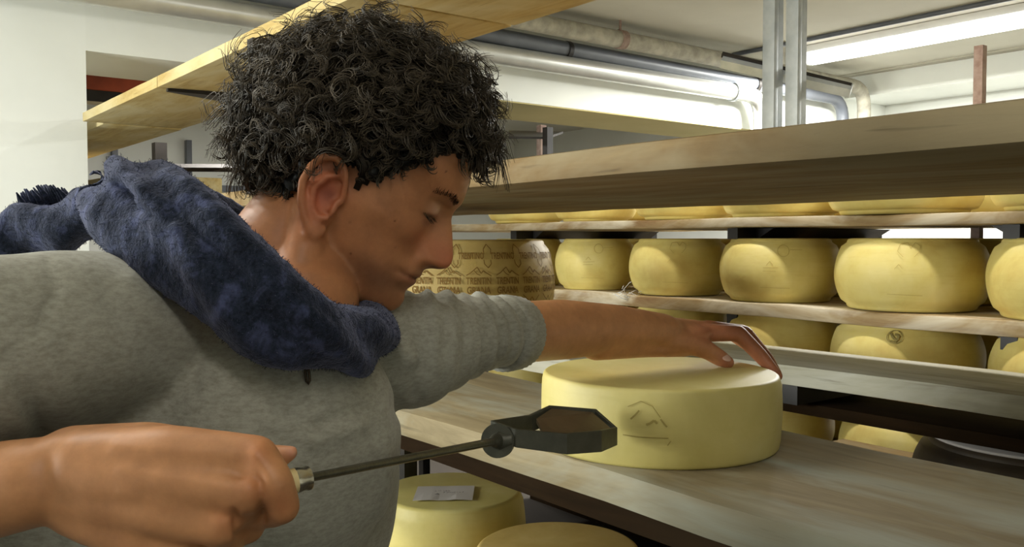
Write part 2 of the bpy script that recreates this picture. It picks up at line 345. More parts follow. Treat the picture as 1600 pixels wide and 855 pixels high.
# overhead boards, laid end to end
for (y0, y1, dz, x0, x1, lab) in ((-0.9, 1.62, 0, .85, 1.25, 'pale overhead shelf board nearest the camera'), (1.63, 2.955, 0.0, .85, 1.25, 'pale overhead shelf board above the curly hair'),
                              (2.96, 3.99, 0, .85, 1.25, 'pale overhead shelf board end in front of the white wall corner'), (4.0, 6.4, -0.004, .93, 1.25, 'pale overhead shelf board running on through the opening')):
    rack_board('overhead_board', x0, x1, y0, y1, 0.52+dz, 0.036, M['board_new'], lab, bev=0.003, wob=0.0006)
rack_board('shelf_board', 1.55, 1.81, -0.7, 3.5, -0.254, 0.042, M['board_mid'], 'narrow grey weathered shelf board behind the pale tapped wheel')
rack_board('shelf_board', 1.25, 1.54, 1.3, 3.5, -0.254, 0.042, M['board_mid'], 'grey shelf board under the printed wheel')
rack_board('shelf_board', 0.85, 1.5, 0.3, 3.4, -0.83, 0.045, M['board_warm'], 'low shelf board under the wheel with the paper label')
rack_board('shelf_board', 1.56, 2.15, -0.6, 1.35, -0.53, 0.04, M['board_warm'], 'low shelf board under the dark wheel at lower right')
rack_board('shelf_board', 1.56, 2.2, 1.4, 3.6, -0.62, 0.04, M['board_warm'], 'shaded low shelf board behind the labelled wheel')
rack_board('shelf_board', 0.85, 2.2, -0.6, 3.5, -1.15, 0.045, M['dark_timber'], 'added dark board near the floor, covering the lit floor')  # added to darken the space under the shelves, hides bright floor
rk = thing('rack_frame', (0.83, 2.1, 0), 'dark steel frame of the near shelving rack', 'rack')
for x in (0.86, 1.25):
    for y in (2.1, -0.6): box('post', x-.02, x+.02, y-.02, y+.02, 0, H+0.48, M['dark_steel'], rk)
for x in (1.6, 1.78):
    for y in (3.3, -0.5): box('post', x-.02, x+.02, y-.02, y+.02, 0, H+0.085, M['dark_steel'], rk)
for y in (-0.6, 2.1):
    for z in (0.483, -0.347, -0.876): box('crossbar', 0.82, 1.27, y-.018, y+.018, H+z-0.04, H+z-.001, M['dark_steel'], rk)
for y in (-0.5, 3.3):
    for z in (0.085, -0.297): box('crossbar', 0.86, 1.8, y+.022, y+.058, H+z-0.04, H+z-.001, M['dark_steel'], rk)
v, f = [(0.88, 2.945, H+.483), (0.88, 2.965, H+.483), (1.4, 3.12, H+.483), (1.4, 2.86, H+.483), (0.88, 2.945, H+.474), (0.88, 2.965, H+.474), (1.4, 3.12, H+.46), (1.4, 2.86, H+.46)], [(0, 1, 2, 3), (7, 6, 5, 4), (0, 4, 5, 1), (1, 5, 6, 2), (2, 6, 7, 3), (3, 7, 4, 0)]
mkobj('gap_wedge', v, f, M['dark_steel'], rk, smooth=False)  # dark wedge standing in for the open gap between overhead boards
for y in (0.4, 1.26): box('crossbar', 1.56, 2.15, y-.018, y+.018, H-.61, H-.571, M['dark_steel'], rk)
for y in (0.4, 1.1): box('crossbar', 1.56, 1.8, y-.018, y+.018, H-.336, H-.297, M['dark_steel'], rk)
for x0, x1, y0, y1, z0, z1, lab in ((.93, 1.15, -.7, 2.05, -.43, -.388, 'dark timber bearer under the tapped wheel\'s shelf board'), (1.6, 1.78, -.7, 1.2, -.362, -.337, 'dark timber bearer under the narrow grey board')):
    tag(box('timber_bearer', x0, x1, y0, y1, H+z0, H+z1, M['dark_timber'], None, .004), lab, 'bearer')
# ------------------------------------------------------------------ far rack
for z, th, lab in ((0.069, 0.03, 'top shelf board of the back rack, patchy brown edge'), (-0.196, 0.04, 'upper middle shelf board of the back rack under the full yellow wheels'),
                   (-0.43, 0.04, 'lower middle shelf board of the back rack, hidden by wheels'), (-0.69, 0.04, 'lower shelf board of the back rack'), (-0.95, 0.04, 'lowest shelf board of the back rack')):
    rack_board('shelf_board', 2.27, 3.12, -0.3, 3.75, z, th, M['board_back'], lab)
rk = thing('rack_frame', (3.2, 2.2, 0), 'grey steel frame of the back rack with two tall posts to the ceiling', 'rack')
for y, h_ in ((2.36, 1.3), (2.245, 1.3)):
    box('post', 3.17, 3.2, y-.03, y+.03, 0, H+h_, M['steel'], rk, 0.003); box('post', 3.2, 3.23, y-.03, y-.022, 0, H+h_, M['steel'], rk)
a = P(1128, 96, 3.9); b_ = P(1330, 142, 3.72)
v1, f1 = tubevf([a, b_], [0.03, 0.03], 4); mkobj('angle_bar', v1, f1, M['steel'], rk, smooth=False)
v1, f1 = tubevf([a+[0, 0, .03], b_+[0, 0, .02]], [0.013, 0.013], 4); mkobj('angle_bar', v1, f1, M['dark_steel'], rk, smooth=False)
for x in (2.3, 3.08):
    for y in (-0.25, 3.7): box('post', x-.02, x+.02, y-.02, y+.02, 0, H+0.6, M['dark_steel'], rk)
box('shade_panel', 3.0, 3.03, -0.3, 3.75, 0, H-.995, M['dark_timber'], rk)  # added dark panel in place of shade, hides lit floor behind
for y in (1.0, 1.85, 3.0):
    for z, th in ((0.038, .07), (-0.237, .04), (-.471, .04), (-.731, .04), (-.991, .04)):
        v, f = join([boxvf(2.31, 3.16, y-.02, y+.02, H+z-.035, H+z), ([(2.4, y-.09, H+z), (2.4, y+.09, H+z), (2.4, y+.03, H+z-.035), (2.4, y-.03, H+z-.035), (3.1, y-.09, H+z), (3.1, y+.09, H+z), (3.1, y+.03, H+z-.035), (3.1, y-.03, H+z-.035)],
                     [(0, 1, 2, 3), (7, 6, 5, 4), (0, 4, 5, 1), (1, 5, 6, 2), (2, 6, 7, 3), (3, 7, 4, 0)])])
        mkobj('crossbar', v, f, M['dark_steel'], rk, smooth=False)
tp = P(1531, 72, 2.85)
v, f = join([boxvf(tp[0]-.014, tp[0]+.014, tp[1]-.016, tp[1]-.010, 0, tp[2]), boxvf(tp[0]-.014, tp[0]-.010, tp[1]-.010, tp[1]+.012, 0, tp[2])])
tag(mkobj('slotted_post', v, f, M['rust'], None, smooth=False, loc=(tp[0], tp[1], 0)), 'rusty angle iron post standing above the back rack at right', 'post')
# ------------------------------------------------------------------ cheese wheels
def wheel_prof(R, h, bulge, er=0.012, n=16):
    pr = [(0.01, 0)]; Rb = R-bulge
    for i in range(5): a = PI/2*i/4; pr.append((Rb-er+er*math.sin(a), er-er*math.cos(a)))
    for i in range(1, n): t = i/n; z = er+(h-2*er)*t; pr.append((Rb+bulge*math.sin(PI*(er+(h-2*er)*t)/h)**.8, z))
    for i in range(5): a = PI/2*i/4; pr.append((Rb-er+er*math.cos(a), h-er+er*math.sin(a)))
    pr.append((0.01, h-.0015)); return pr
def rad_at(prof, z): 
    p = [q for q in prof if q[0] > .05]; return float(np.interp(z, [q[1] for q in p], [q[0] for q in p]))
def wheel(x, y, ztop_or_base, R, h, mat, label, group=None, bulge=0.03, tilt=0, er=0.012):
    pr = wheel_prof(R, h, bulge, er); v, f = lathevf(pr, 72)
    v = np.array(v); ph = np.arctan2(v[:, 1], v[:, 0]); k = x*13+y*7
    s = 1+.006*np.sin(2*ph+k)+.003*np.sin(5*ph+k*2)+.002*np.sin(v[:, 2]*60+3*ph+k); v[:, 0] *= s; v[:, 1] *= s
    e = thing('cheese_wheel', (x, y, H+ztop_or_base), label, 'cheese wheel', group)
    o = mkobj('rind', v+np.array([x, y, H+ztop_or_base]), f, mat, e, angle=0.9); return e, pr
def ribbon(pts, wd, closed=False):
    pts = [np.array(p, float) for p in pts]
    if closed: pts = pts+[pts[0]]
    V = []; F = []
    for a, b_ in zip(pts[:-1], pts[1:]):
        L = np.linalg.norm(b_-a); k = max(1, int(L/.008)); d = (b_-a)/max(L, 1e-9); n_ = np.array([-d[1], d[0]])*wd/2
        for i in range(k+1):
            q = a+(b_-a)*i/k; V += [q-n_, q+n_]
            if i: m_ = len(V); F.append((m_-4, m_-2, m_-1, m_-3))
    return V, F
def text2d(s, size):
    cu = bpy.data.curves.new('t', 'FONT'); cu.body = s; cu.size = size; cu.offset = size*.022; cu.align_x = 'CENTER'; o = bpy.data.objects.new('t', cu); C.objects.link(o)
    dg = bpy.context.evaluated_depsgraph_get(); dg.update(); me = bpy.data.meshes.new_from_object(o.evaluated_get(dg))
    V = [np.array([v.co.x, v.co.y]) for v in me.vertices]; F = [tuple(p.vertices) for p in me.polygons]
    bpy.data.objects.remove(o); bpy.data.meshes.remove(me); return V, F
def shift(vf, dx, dy, sx=1, sy=1): return [np.array([q[0]*sx+dx, q[1]*sy+dy]) for q in vf[0]], vf[1]
def wrap(e, pr, parts, phi0, mat, name='rind_print', lift=0.0012):
    V, F = join([([(q[0], q[1], 0) for q in v], f) for v, f in parts]); c = np.array(e.location); out = []
    Rm = max(q[0] for q in pr)
    for q in V:
        r = rad_at(pr, q[1])*1.008+lift; a = phi0+q[0]/Rm; out.append((c[0]+r*math.cos(a), c[1]+r*math.sin(a), c[2]+q[1]))
    o = mkobj(name, out, F, mat, e, smooth=False); o['kind'] = 'stuff'; return o
def facing(x, y): return math.atan2(-y, -x)
def circ(cx, cy, r, n=14, sq=1.0): return [(cx+r*math.cos(2*PI*i/n), cy+sq*r*math.sin(2*PI*i/n)) for i in range(n)]
# the wheel being tapped
WX, WY = 0.975, 0.913
we, wp = wheel(WX, WY, -0.298, 0.1755, 0.105, M['rind_pale'], 'pale yellow young cheese wheel being tapped with the iron hammer', bulge=0.003, er=0.006)
mk = [ribbon([(-.008, .066), (-.002, .072), (.003, .078)], .0022), ribbon([(.012, .06), (.017, .062), (.022, .066), (.026, .062)], .003), ribbon([(.03, .068), (.034, .063), (.038, .058)], .0022), ribbon([(-.012, .082), (.005, .09), (.02, .084), (.03, .07)], .0009),
      ribbon([(-.018, .045), (0, .0435), (.04, .0435)], .0013), ribbon([(.043, .04), (.039, .034)], .0012)]
wrap(we, wp, mk, facing(WX, WY)-0.16, M['faint_scr'], 'rind_scratch')['kind'] = 'stuff'
# labelled wheel below
e, pr = wheel(1.24, 1.87, -0.83, 0.19, 0.2, M['rind_pale'], 'pale cheese wheel on the low shelf with a paper note on top', bulge=0.012)
def note():
    c = np.array([1.205, 1.845, H-.628]); u = Rc; w_ = Fh
    V = []; nx, ny = 8, 3
    for j in range(ny):
        for i in range(nx): a = (i/(nx-1)-.5)*.148; bb = (j/(ny-1)-.5)*.125; V.append(c+u*a*.97+w_*(bb+a*.05)+Zu*(.0015+.0022*math.sin(i*.9)**2*(1 if j == 0 else .2)))
    F = [(j*nx+i, j*nx+i+1, (j+1)*nx+i+1, (j+1)*nx+i) for j in range(ny-1) for i in range(nx-1)]
    o = mkobj('paper_note', V, F, M['paper'], None, loc=c, smooth=False); sd = o.modifiers.new('s', 'SOLIDIFY'); sd.thickness = .0005; sd.offset = -1
    tag(o, 'small white handwritten paper note lying on the low cheese wheel', 'note')
    T = []
    random.seed(12)
    for (x0, x1, yy, amp) in ((-.022, .014, 0.0, .004), (0.0, .05, -.014, .0045)):
        x = x0
        while x < x1:
            pts = [(x+random.uniform(-.001, .004)*k, yy+random.uniform(-amp, amp)) for k in range(3)]; T.append(ribbon(pts, .002)); x += .0065
    T.append(ribbon([(-.02, -.03), (-.015, -.022), (-.011, -.03), (-.018, -.027)], .003))
    v2, f2 = join([([(q[0], q[1], 0) for q in v], f) for v, f in T])
    mkobj('handwriting', [c+u*q[0]+w_*(q[1]+q[0]*.05)+Zu*.0068 for q in v2], f2, M['pen'], o, smooth=False)
note()
wheel(1.22, 1.43, -0.83, 0.19, 0.18, M['rind_tan'], 'shaded cheese wheel on the low shelf, right of the labelled one', bulge=0.015)
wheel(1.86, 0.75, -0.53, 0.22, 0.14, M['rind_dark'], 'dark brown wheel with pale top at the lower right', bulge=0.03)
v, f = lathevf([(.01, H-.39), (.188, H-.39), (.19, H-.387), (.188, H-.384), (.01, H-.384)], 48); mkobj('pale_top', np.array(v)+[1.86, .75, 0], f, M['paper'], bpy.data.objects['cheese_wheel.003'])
# printed wheel
e, pr = wheel(1.45, 2.08, -0.254, 0.235, 0.255, M['rind_tan'], 'large tan cheese wheel stamped with brown mountain marks, right of the nose', bulge=0.03)
parts = []
for k in range(-7, 8):
    x = k*.088
    parts += [shift(text2d('TRENTINO', .0235), x, .205, .6, 1)]
    parts += [ribbon([(x+.044, .243), (x+.055, .23), (x+.054, .217)], .0024), ribbon([(x+.044, .243), (x+.034, .23), (x+.035, .217)], .0024), ribbon([(x+.034, .203), (x+.036, .192), (x+.045, .182), (x+.054, .192), (x+.053, .203)], .0024)]
    xx = k*.078+.02
    parts += [ribbon([(xx-.032, .163), (xx-.02, .17), (xx-.004, .184), (xx+.006, .168), (xx+.012, .175), (xx+.018, .17), (xx+.033, .161)], .0026), ribbon([(xx-.012, .175), (xx-.004, .166), (xx+.004, .163)], .002)]
    parts += [shift(text2d('TRENTIN', .024), xx, .14, .66, 1.05), shift(text2d('GRANA', .024), xx, .116, .74, 1.05)]
    parts += [ribbon([(xx-.032, .111), (xx-.02, .101), (xx-.008, .093), (xx, .104), (xx+.012, .09), (xx+.028, .108)], .0024)]
wrap(e, pr, parts, facing(1.45, 2.08), M['ink'])
# wheels in the back rack
ys = [3.08, 2.64, 2.20, 1.77, 1.33, 0.90, 0.47, 0.04]; rs = [.175, .165, .18, .192, .205, .205, .205, .205]
where = ['furthest left behind printed wheel', 'second from the left', 'third from the left', 'fourth from the left', 'fifth from the left', 'cut by right picture edge', 'just past picture edge', 'well past picture edge']
rows = [(0.07, 0.12, 'top shelf of back rack'), (-0.195, 0.2, 'upper middle shelf of back rack'), (-0.43, 0.196, 'lower middle shelf of back rack'), (-0.69, 0.2, 'lower shelf of back rack'), (-0.95, 0.2, 'lowest shelf of back rack')]
for ri, (zb, hh, rl) in enumerate(rows):
    for i, (y, r) in enumerate(zip(ys, rs)):
        if i == 7 and ri != 0: continue
        yy = y+(0.02*math.sin(ri*3+i*2) if ri != 1 else 0); xx = 2.45+(0.015*math.sin(ri*5+i) if ri != 1 else 0)
        e, pr = wheel(xx, yy, zb, r, hh, M['rind'], 'yellow wheel, front row, %s, %s' % (rl, where[i]), 'yellow wheels on the %s' % rl, bulge=0.034)
        if ri == 1 and i < 6:
            ph = facing(xx, yy)
            if i % 2 == 0: pp = [ribbon([(-.02, .15), (-.035, .165), (-.03, .185), (-.01, .188), (0, .175), (.012, .188), (.025, .18), (.022, .165), (.008, .15)], .0014)]
            else: pp = [ribbon(circ(.01, .162, .018), .0014, True), ribbon([(-.05, .11), (-.005, .112)], .0014), ribbon([(-.05, .1), (-.012, .101)], .0014), ribbon([(.03, .165), (.07, .165)], .0012)]
            pp += [ribbon([(-.06, .05), (.03, .048)], .0012), ribbon([(-.04, .118), (-.03, .13), (-.02, .118)], .0013)]
            wrap(e, pr, pp, ph, M['faint_ink'])
        if ri == 2 and i == 4:
            pp = [ribbon(circ(-.03, .168, .021, 16, .8), .002, True), ribbon([(-.042, .178), (-.034, .166), (-.024, .16), (-.018, .172), (-.03, .175)], .006), ribbon([(-.04, .158), (-.028, .155), (-.018, .165)], .004)]
            wrap(e, pr, pp, facing(xx, yy), M['grey_mark'])
for ri in (0, 1, 2, 3, 4):
    zb, hh, rl = rows[ri]
    for i, y in enumerate([2.86, 2.36, 1.84, 1.33, 0.86, 0.4]):
        wheel(2.88, y, zb, .19, hh, M['rind'], 'yellow wheel, second row, %s, %s' % (rl, ['furthest left', 'second from left', 'in the middle', 'right of middle', 'near right edge', 'past right edge'][i]), 'second row wheels on the %s' % rl, bulge=0.034)
# cobweb
T = []
random.seed(5)
for k in range(16):
    x = 955+random.uniform(0, 60); y = 460+random.uniform(-3, 4); pts = [P(x, y, 3.2)]
    for j in range(4): x += random.uniform(-5, 14); y += random.uniform(-7, 8); pts.append(P(x, y, 3.2+random.uniform(-.02, .02)))
    T.append(tubevf(pts, 0.0011, 4))
T.append(tubevf([P(1002, 476, 3.2), P(1020, 463, 3.2), P(1046, 452, 3.2)], 0.0016, 4))
v, f = join(T); tag(mkobj('cobweb', v, f, M['web'], None, loc=P(1000, 462, 3.2)), 'dusty white cobweb under the board left of the back wheels', 'cobweb', kind='stuff')
# ------------------------------------------------------------------ far room glimpses
tag(box('rafter', -0.2, 3.0, 5.6, 5.75, H+0.80, H+0.865, M['dark_steel']), 'dark rail high in the far room beyond the opening', 'rail')
tag(box('storage_crate', 1.1, 1.75, 5.58, 5.76, H+0.866, H+0.95, M['red'], None, .01), 'rust red box on the dark rail beyond the opening', 'box')
fr = thing('steel_stand', (2.0, 6.3, 0), 'dark steel stand in the far room left of the curly hair', 'stand')
q = P(249, 228, 6.2); box('post', q[0]-.04, q[0]+.04, q[1]-.04, q[1]+.04, 0, q[2]+.02, M['dark_steel'], fr)
q2 = P(345, 262, 6.2); v1, f1 = tubevf([P(240, 262, 6.2), P(420, 263, 6.2)], .027, 4); mkobj('crossbar', v1, f1, M['dark_steel'], fr, smooth=False)
rack_board('shelf_board', 1.2, 1.75, 4.9, 7.2, 0.34, 0.2, M['board_new'], 'stack of pale boards in the far room left of the hair')
for x in (1.22, 1.7):
    for y in (4.95, 7.1): box('leg', x, x+.03, y, y+.03, 0, H+.139, M['dark_steel'], bpy.data.objects['steel_stand'])
wq = P(300, 240, 8.4)
wf = struct(box('window_2', 1.5, 4.4, 9.12, 9.19, H+0.5, H+0.56, M['dark_pipe']))
for x in (1.5, 2.2, 2.9, 3.6, 4.3): box('window_frame', x, x+.05, 9.12, 9.19, H+.56, H+1.0, M['dark_pipe'], wf)
st = thing('tee_stand', tuple(P(845, 240, 5.2)[:2])+(0,), 'worn metal post with a dark plank on top, right of the curly hair', 'stand')
q = P(846, 196, 5.2); box('post', q[0]-.02, q[0]+.02, q[1]-.02, q[1]+.02, 0, q[2], M['rust'], st)
A = [P(795, 204, 5.3), P(880, 205.5, 5.3), P(855, 214, 4.8), P(795, 213, 4.8)]
V = A+[p-np.array([0, 0, .012]) for p in A]; mkobj('plank', V, [(0, 1, 2, 3), (7, 6, 5, 4), (0, 4, 5, 1), (1, 5, 6, 2), (2, 6, 7, 3), (3, 7, 4, 0)], M['dark_steel'], st, smooth=False)
# ------------------------------------------------------------------ hammer
def hammer():
    t = thing('tapping_hammer', P(468, 750, .61), 'long iron cheese tapping hammer held in the right hand', 'hammer')
    a = P(300, 790, .575); b_ = P(462, 751, .612); d = b_-a; d = d/np.linalg.norm(d)
    tube('handle', [a, a+d*.02, (a+b_)/2, b_-d*.02, b_], [.007, .0105, .0105, .0095, .0085], M['handle'], t, 20)
    f1 = P(484, 746.5, .62)
    tube('ferrule', [b_-d*.001, b_+d*.001, (b_+f1)/2, f1-d*.002, f1], [.0082, .0088, .0078, .0086, .008], M['chrome'], t, 24)
    e = P(772, 690, 1.03); tube('rod', [f1, e], [.0031, .0046], M['iron'], t, 14)
    dd = (e-f1)/np.linalg.norm(e-f1)
    # disc with a domed hub, then the collar
    tube('disc', [e-dd*.006, e-dd*.004, e, e+dd*.012, e+dd*.0125, e+dd*.018, e+dd*.019], [.0045, .0056, .007, .0092, .02, .02, .0184], M['iron'], t, 32)
    cpt = P(800, 687, 1.047)
    tube('collar', [e+dd*.018, (e+dd*.018+cpt)/2, cpt], [.0125, .0114, .0114], M['iron'], t, 24)
    # six sided strap band
    top = [(766, 657, 1.055), (826, 648, 1.118), (858, 633, 1.139), (932, 639, 1.161), (965, 668, 1.145), (940, 673, 1.101), (886, 678, 1.058), (806, 671, 1.036)]
    hpx = [27, 29, 30, 30, 28, 34, 33, 29]
    T = [P(*q) for q in top]; B = [P(q[0], q[1]+h, q[2]) for q, h in zip(top, hpx)]
    c = sum(T)/len(T); n = len(T); V = []; 
    Ti = [q+(c-q)/np.linalg.norm(c-q)*.0042 for q in T]; Bi = [q+(c-q)/np.linalg.norm(c-q)*.0042 for q in B]
    V = T+B+Ti+Bi; F = []
    for i in range(n):
        j = (i+1) % n; F += [(i, n+i, n+j, j), (2*n+i, 2*n+j, 3*n+j, 3*n+i), (i, j, 2*n+j, 2*n+i), (n+i, 3*n+i, 3*n+j, n+j)]
    o = mkobj('strap_band', V, F, M['iron'], t, smooth=False); bv = o.modifiers.new('b', 'BEVEL'); bv.width = .0014; bv.segments = 2
    # sloping plate inside the band
    q = [P(838, 652, 1.107), P(862, 636, 1.134), (P(926, 642, 1.156)), P(958, 670, 1.134), P(886, 682, 1.065), P(850, 676, 1.058)]
    q = [x-Zu*.002 for x in q]; V = q+[x-Zu*.005 for x in q]; k = len(q)
    F = [tuple(range(k))[::-1], tuple(range(k, 2*k))]+[(i, (i+1) % k, k+(i+1) % k, k+i) for i in range(k)]
    mkobj('plate', V, F, M['iron_brown'], t, smooth=False)
    # rivet
    r0 = P(955, 684, 1.145); tube('rivet', [r0, r0+dd*.008, r0+dd*.012-Fc*.006, r0+dd*.014-Fc*.008], [.0065, .0062, .005, .003], M['iron'], t, 16)
    return t
hammer()
# ------------------------------------------------------------------ the man
man = thing('person', G(-.38, .86, -1.4), 'curly haired man in grey sweatshirt and navy scarf tapping a cheese wheel', 'person')
S_ax = Rc*.54+Fh*.84; N_ax = Rc*.84-Fh*.54; AX = np.array([S_ax, N_ax, Zu])
# head: horizontal slices in a head frame
HO = P(544, 302, .9); hf = Rc*.891-Uc*.454; hu = Rc*.454+Uc*.891; hl = Fc
prof = [(-94, 72, 72, 14), (-90, 86, 82, 24), (-85, 94, 86, 32), (-78, 98, 88, 38), (-70, 99, 90, 44), (-62, 95, 91, 50), (-56, 98, 92, 53), (-51, 101.5, 92, 56), (-47.5, 101, 92, 57), (-45.5, 98.5, 92, 58), (-43.5, 102.5, 91, 58.5), (-39, 103.5, 91, 60), (-34, 101, 90, 61.5), (-30, 108, 89, 63), (-26, 119, 88, 64), (-20, 124.5, 87, 65),
        (-12, 125, 87.5, 66.5), (-4, 121, 88.5, 68), (6, 115.5, 90, 69.5), (16, 110, 92, 71), (24, 105, 94.5, 72), (30, 103.5, 96, 72.5), (36, 104.5, 98, 73), (42, 106, 99.5, 73.5), (50, 106, 101, 74.5), (60, 104.5, 102, 75.5), (75, 101, 100.5, 76), (90, 94, 94, 74), (102, 85, 85, 69), (112, 74, 74, 61), (120, 61, 61, 50), (126, 46, 46, 38), (130, 30, 30, 24), (132, 8, 8, 6)]
pu, pP, pC, pW = [np.array(c, float) for c in zip(*prof)]
bu = [-94, -80, -60, -40, -20, 0, 20, 50, 75, 95, 108, 118, 126, 130, 132]; bB = [40, 0, -25, -50, -66, -78, -87, -92, -88, -79, -68, -55, -38, -24, -6]
nwu = [-94, -70, -60, -50, -36, -28, -22, -14, 0, 12, 24, 32, 42, 55]; nww = [20, 22, 22, 27, 26, 15, 15.5, 14, 11, 9.5, 9, 13, 30, 45]
def sm(x, xp, fp): 
    return (np.interp(x-1.2, xp, fp)+np.interp(x, xp, fp)+np.interp(x+1.2, xp, fp))/3
def head_vf(nu=230, nt_=200):
    uu = np.linspace(-94, 132, nu); th = np.linspace(0, 2*PI, nt_, endpoint=False); V = []
    for u in uu:
        Pm = sm(u, pu, pP); Cm = sm(u, pu, pC); W = sm(u, pu, pW); Bk = sm(u, bu, bB); f0 = min(12.0, Cm-2)
        if u > 112: f0 = 12*(132-u)/20*.9-6
        Bk = min(Bk, f0-3); nw = sm(u, nwu, nww); n = 2.25
        c, s = np.cos(th), np.sin(th); ext = np.where(c >= 0, Cm-f0, f0-Bk)
        f = f0+ext*np.sign(c)*np.abs(c)**(2/n); l = W*np.sign(s)*np.abs(s)**(2/n)
        fr = np.clip(c, 0, 1)**.5; f = f+(Pm-Cm)*np.exp(-(np.abs(l)/nw)**2.4)*fr
        # alae of the nose
        f = f+7*np.exp(-((np.abs(l)-15)/4.5)**2-((u+21)/6.5)**2)*fr
        # eye sockets, lids, brow ridge, cheekbones
        f = f-6.5*np.exp(-((np.abs(l)-27)/16)**2-((u-24)/10)**2)*fr
        f = f+8.5*np.exp(-((np.abs(l)-28)/11.5)**2-((u-22)/7)**2)*fr
        f = f+3.5*np.exp(-((np.abs(l)-30)/18)**2-((u-41)/6)**2)*fr
        f = f+4*np.exp(-((np.abs(l)-40)/14)**2-((u+6)/13)**2)*fr
        f = f-2.5*np.exp(-((np.abs(l)-33)/7)**2-((u+45)/12)**2)*fr
        l = l*(1+.04*np.exp(-((u+4)/14)**2)*np.clip(1-np.abs(f-40)/60, 0, 1)); l = l*(1-.05*np.exp(-((u-35)/14)**2)*np.clip(1-np.abs(f-72)/30, 0, 1))
        V.append(HO+(f[:, None]*hf+l[:, None]*hl+u*hu)*.001)
    V = np.concatenate(V); F = []
    for i in range(nu-1):
        for k in range(nt_): F.append((i*nt_+k, i*nt_+(k+1) % nt_, (i+1)*nt_+(k+1) % nt_, (i+1)*nt_+k))
    F.append(tuple(range(nt_))[::-1]); F.append(tuple((nu-1)*nt_+k for k in range(nt_)))
    return V, F
def hp(f, l, u): return HO+(f*hf+l*hl+u*hu)*.001
def ear(sgn):
    out = []
    def e2(a, b_, o_): return hp(-5+(a+11)*1.14, sgn*(69+o_), -11+(b_-4)*1.14)
    hel = [e2(5, 4, 4), e2(3, 18, 8), e2(-3, 30, 12), e2(-12, 35, 16), e2(-22, 31, 18), e2(-27, 20, 19), e2(-28, 6, 18), e2(-23, -8, 16), e2(-15, -19, 13), e2(-7, -28, 9), e2(-1, -30, 6), e2(2, -22, 4)]
    rr = [.003, .0036, .0038, .004, .0042, .0042, .004, .004, .0045, .0058, .0055, .004]
    out += [tubevf(hel, rr, 12, True, True)]
    anti = [e2(-4, 24, 8), e2(-13, 19, 11.5), e2(-18.5, 5, 12), e2(-14, -9, 10.5), e2(-6, -15, 9), e2(1, -12, 8)]
    out += [tubevf(anti, [.0026, .0036, .0038, .0036, .0034, .003], 10, True, True)]
    out += [tubevf([e2(2, 2, 7), e2(3, -6, 8)], [.0034, .0038], 10, True, True)]
    # sheet of the ear behind the ridges
    pl = [e2(4, 6, 0), e2(-4, 29, 6), e2(-14, 33, 10), e2(-23, 28, 12.5), e2(-26, 8, 12.5), e2(-20, -10, 10), e2(-10, -22, 7), e2(0, -26, 2), e2(4, -10, 0)]
    back = [q-hl*sgn*.008 for q in pl]; k = len(pl); Vv = pl+back
    Ff = [tuple(range(k)), tuple(range(k, 2*k))[::-1]]+[(a, k+a, k+(a+1) % k, (a+1) % k) for a in range(k)]
    out += [(Vv, Ff)]
    out += [ellvf(e2(-6, -24, 7), np.array([hf, hu, hl]), (.009, .010, .0055))]
    return out
parts = [head_vf()]+ear(-1)+ear(1)
# neck and hidden torso
neckA = hp(-25, 0, 10); neckB = P(405, 450, .87)
parts += chain([hp(-22, 0, 5), hp(-20, 0, -35), P(440, 400, .885), P(400, 500, .87)], [.058, .057, .057, .056], 32)
parts += chain([hp(10, 0, -45), hp(-5, 0, -80), P(440, 470, .86)], [.045, .042, .055], 28)
parts += chain([hp(60, 0, -62), hp(15, 0, -72)], [.03, .04], 24)
parts += chain([hp(-20, -44, -5), P(455, 490, .82)], [.018, .02], 16)   # sternomastoid
parts += chain([hp(0, -12, -40), hp(-8, -12, -75), P(470, 480, .85)], [.05, .05, .055], 28)
CH = G(-.255, .85, -.25); BE = G(-.30, .845, -.38); HPc = G(-.36, .86, -.56)
parts += [ellvf(CH, AX, (.16, .095, .16)), ellvf(BE, AX, (.14, .095, .2)), ellvf(HPc, AX, (.15, .1, .13))]
RS = P(-40, 545, .65); LS = P(625, 540, .96); RE = P(-330, 850, .60); LE = P(760, 520, 1.11)
parts += chain([P(400, 520, .87), RS, RE], [.045, .045, .036]); parts += chain([P(420, 530, .88), LS, LE], [.045, .045, .037])
# left forearm and hand (resting on the wheel)
W2 = P(1038, 519, 1.345)
parts += chain([LE, P(810, 519, 1.165), P(880, 515, 1.22), P(960, 514, 1.285), W2], [.037, .0405, .041, .035, .0275], 28)
kn = {'i': P(1098, 520, 1.375), 'm': P(1104, 514, 1.40), 'r': P(1100, 513, 1.425), 'p': P(1090, 515, 1.445)}
parts += [ellvf(P(1068, 522, 1.375), np.array([Rc*.93+Fc*.37, Fc*.93-Rc*.37, Uc]), (.05, .038, .017))]
parts += chain([W2, P(1060, 520, 1.36), kn['i']], [.022, .019, .0125]); parts += chain([W2, kn['m']], [.024, .0125]); parts += chain([W2, kn['r']], [.022, .012]); parts += chain([W2, kn['p']], [.02, .011])
parts += chain([kn['i'], P(1154, 521, 1.39), P(1188, 556, 1.385), P(1209, 580, 1.375)], [.0145, .0128, .0118, .0092])
parts += chain([kn['m'], P(1164, 521, 1.415), P(1199, 562, 1.41), P(1215, 588, 1.40)], [.0145, .0126, .0112, .0088])
parts += chain([kn['r'], P(1160, 518, 1.44), P(1196, 556, 1.435), P(1212, 582, 1.43)], [.013, .0115, .0102, .0084])
parts += chain([kn['p'], P(1140, 521, 1.455), P(1176, 546, 1.455), P(1196, 566, 1.45)], [.012, .010, .009, .0076])
parts += chain([P(1035, 532, 1.34), P(1076, 534, 1.352), P(1106, 548, 1.355), P(1127, 561, 1.36), P(1138, 566.5, 1.362)], [.0235, .019, .0142, .0128, .0098])
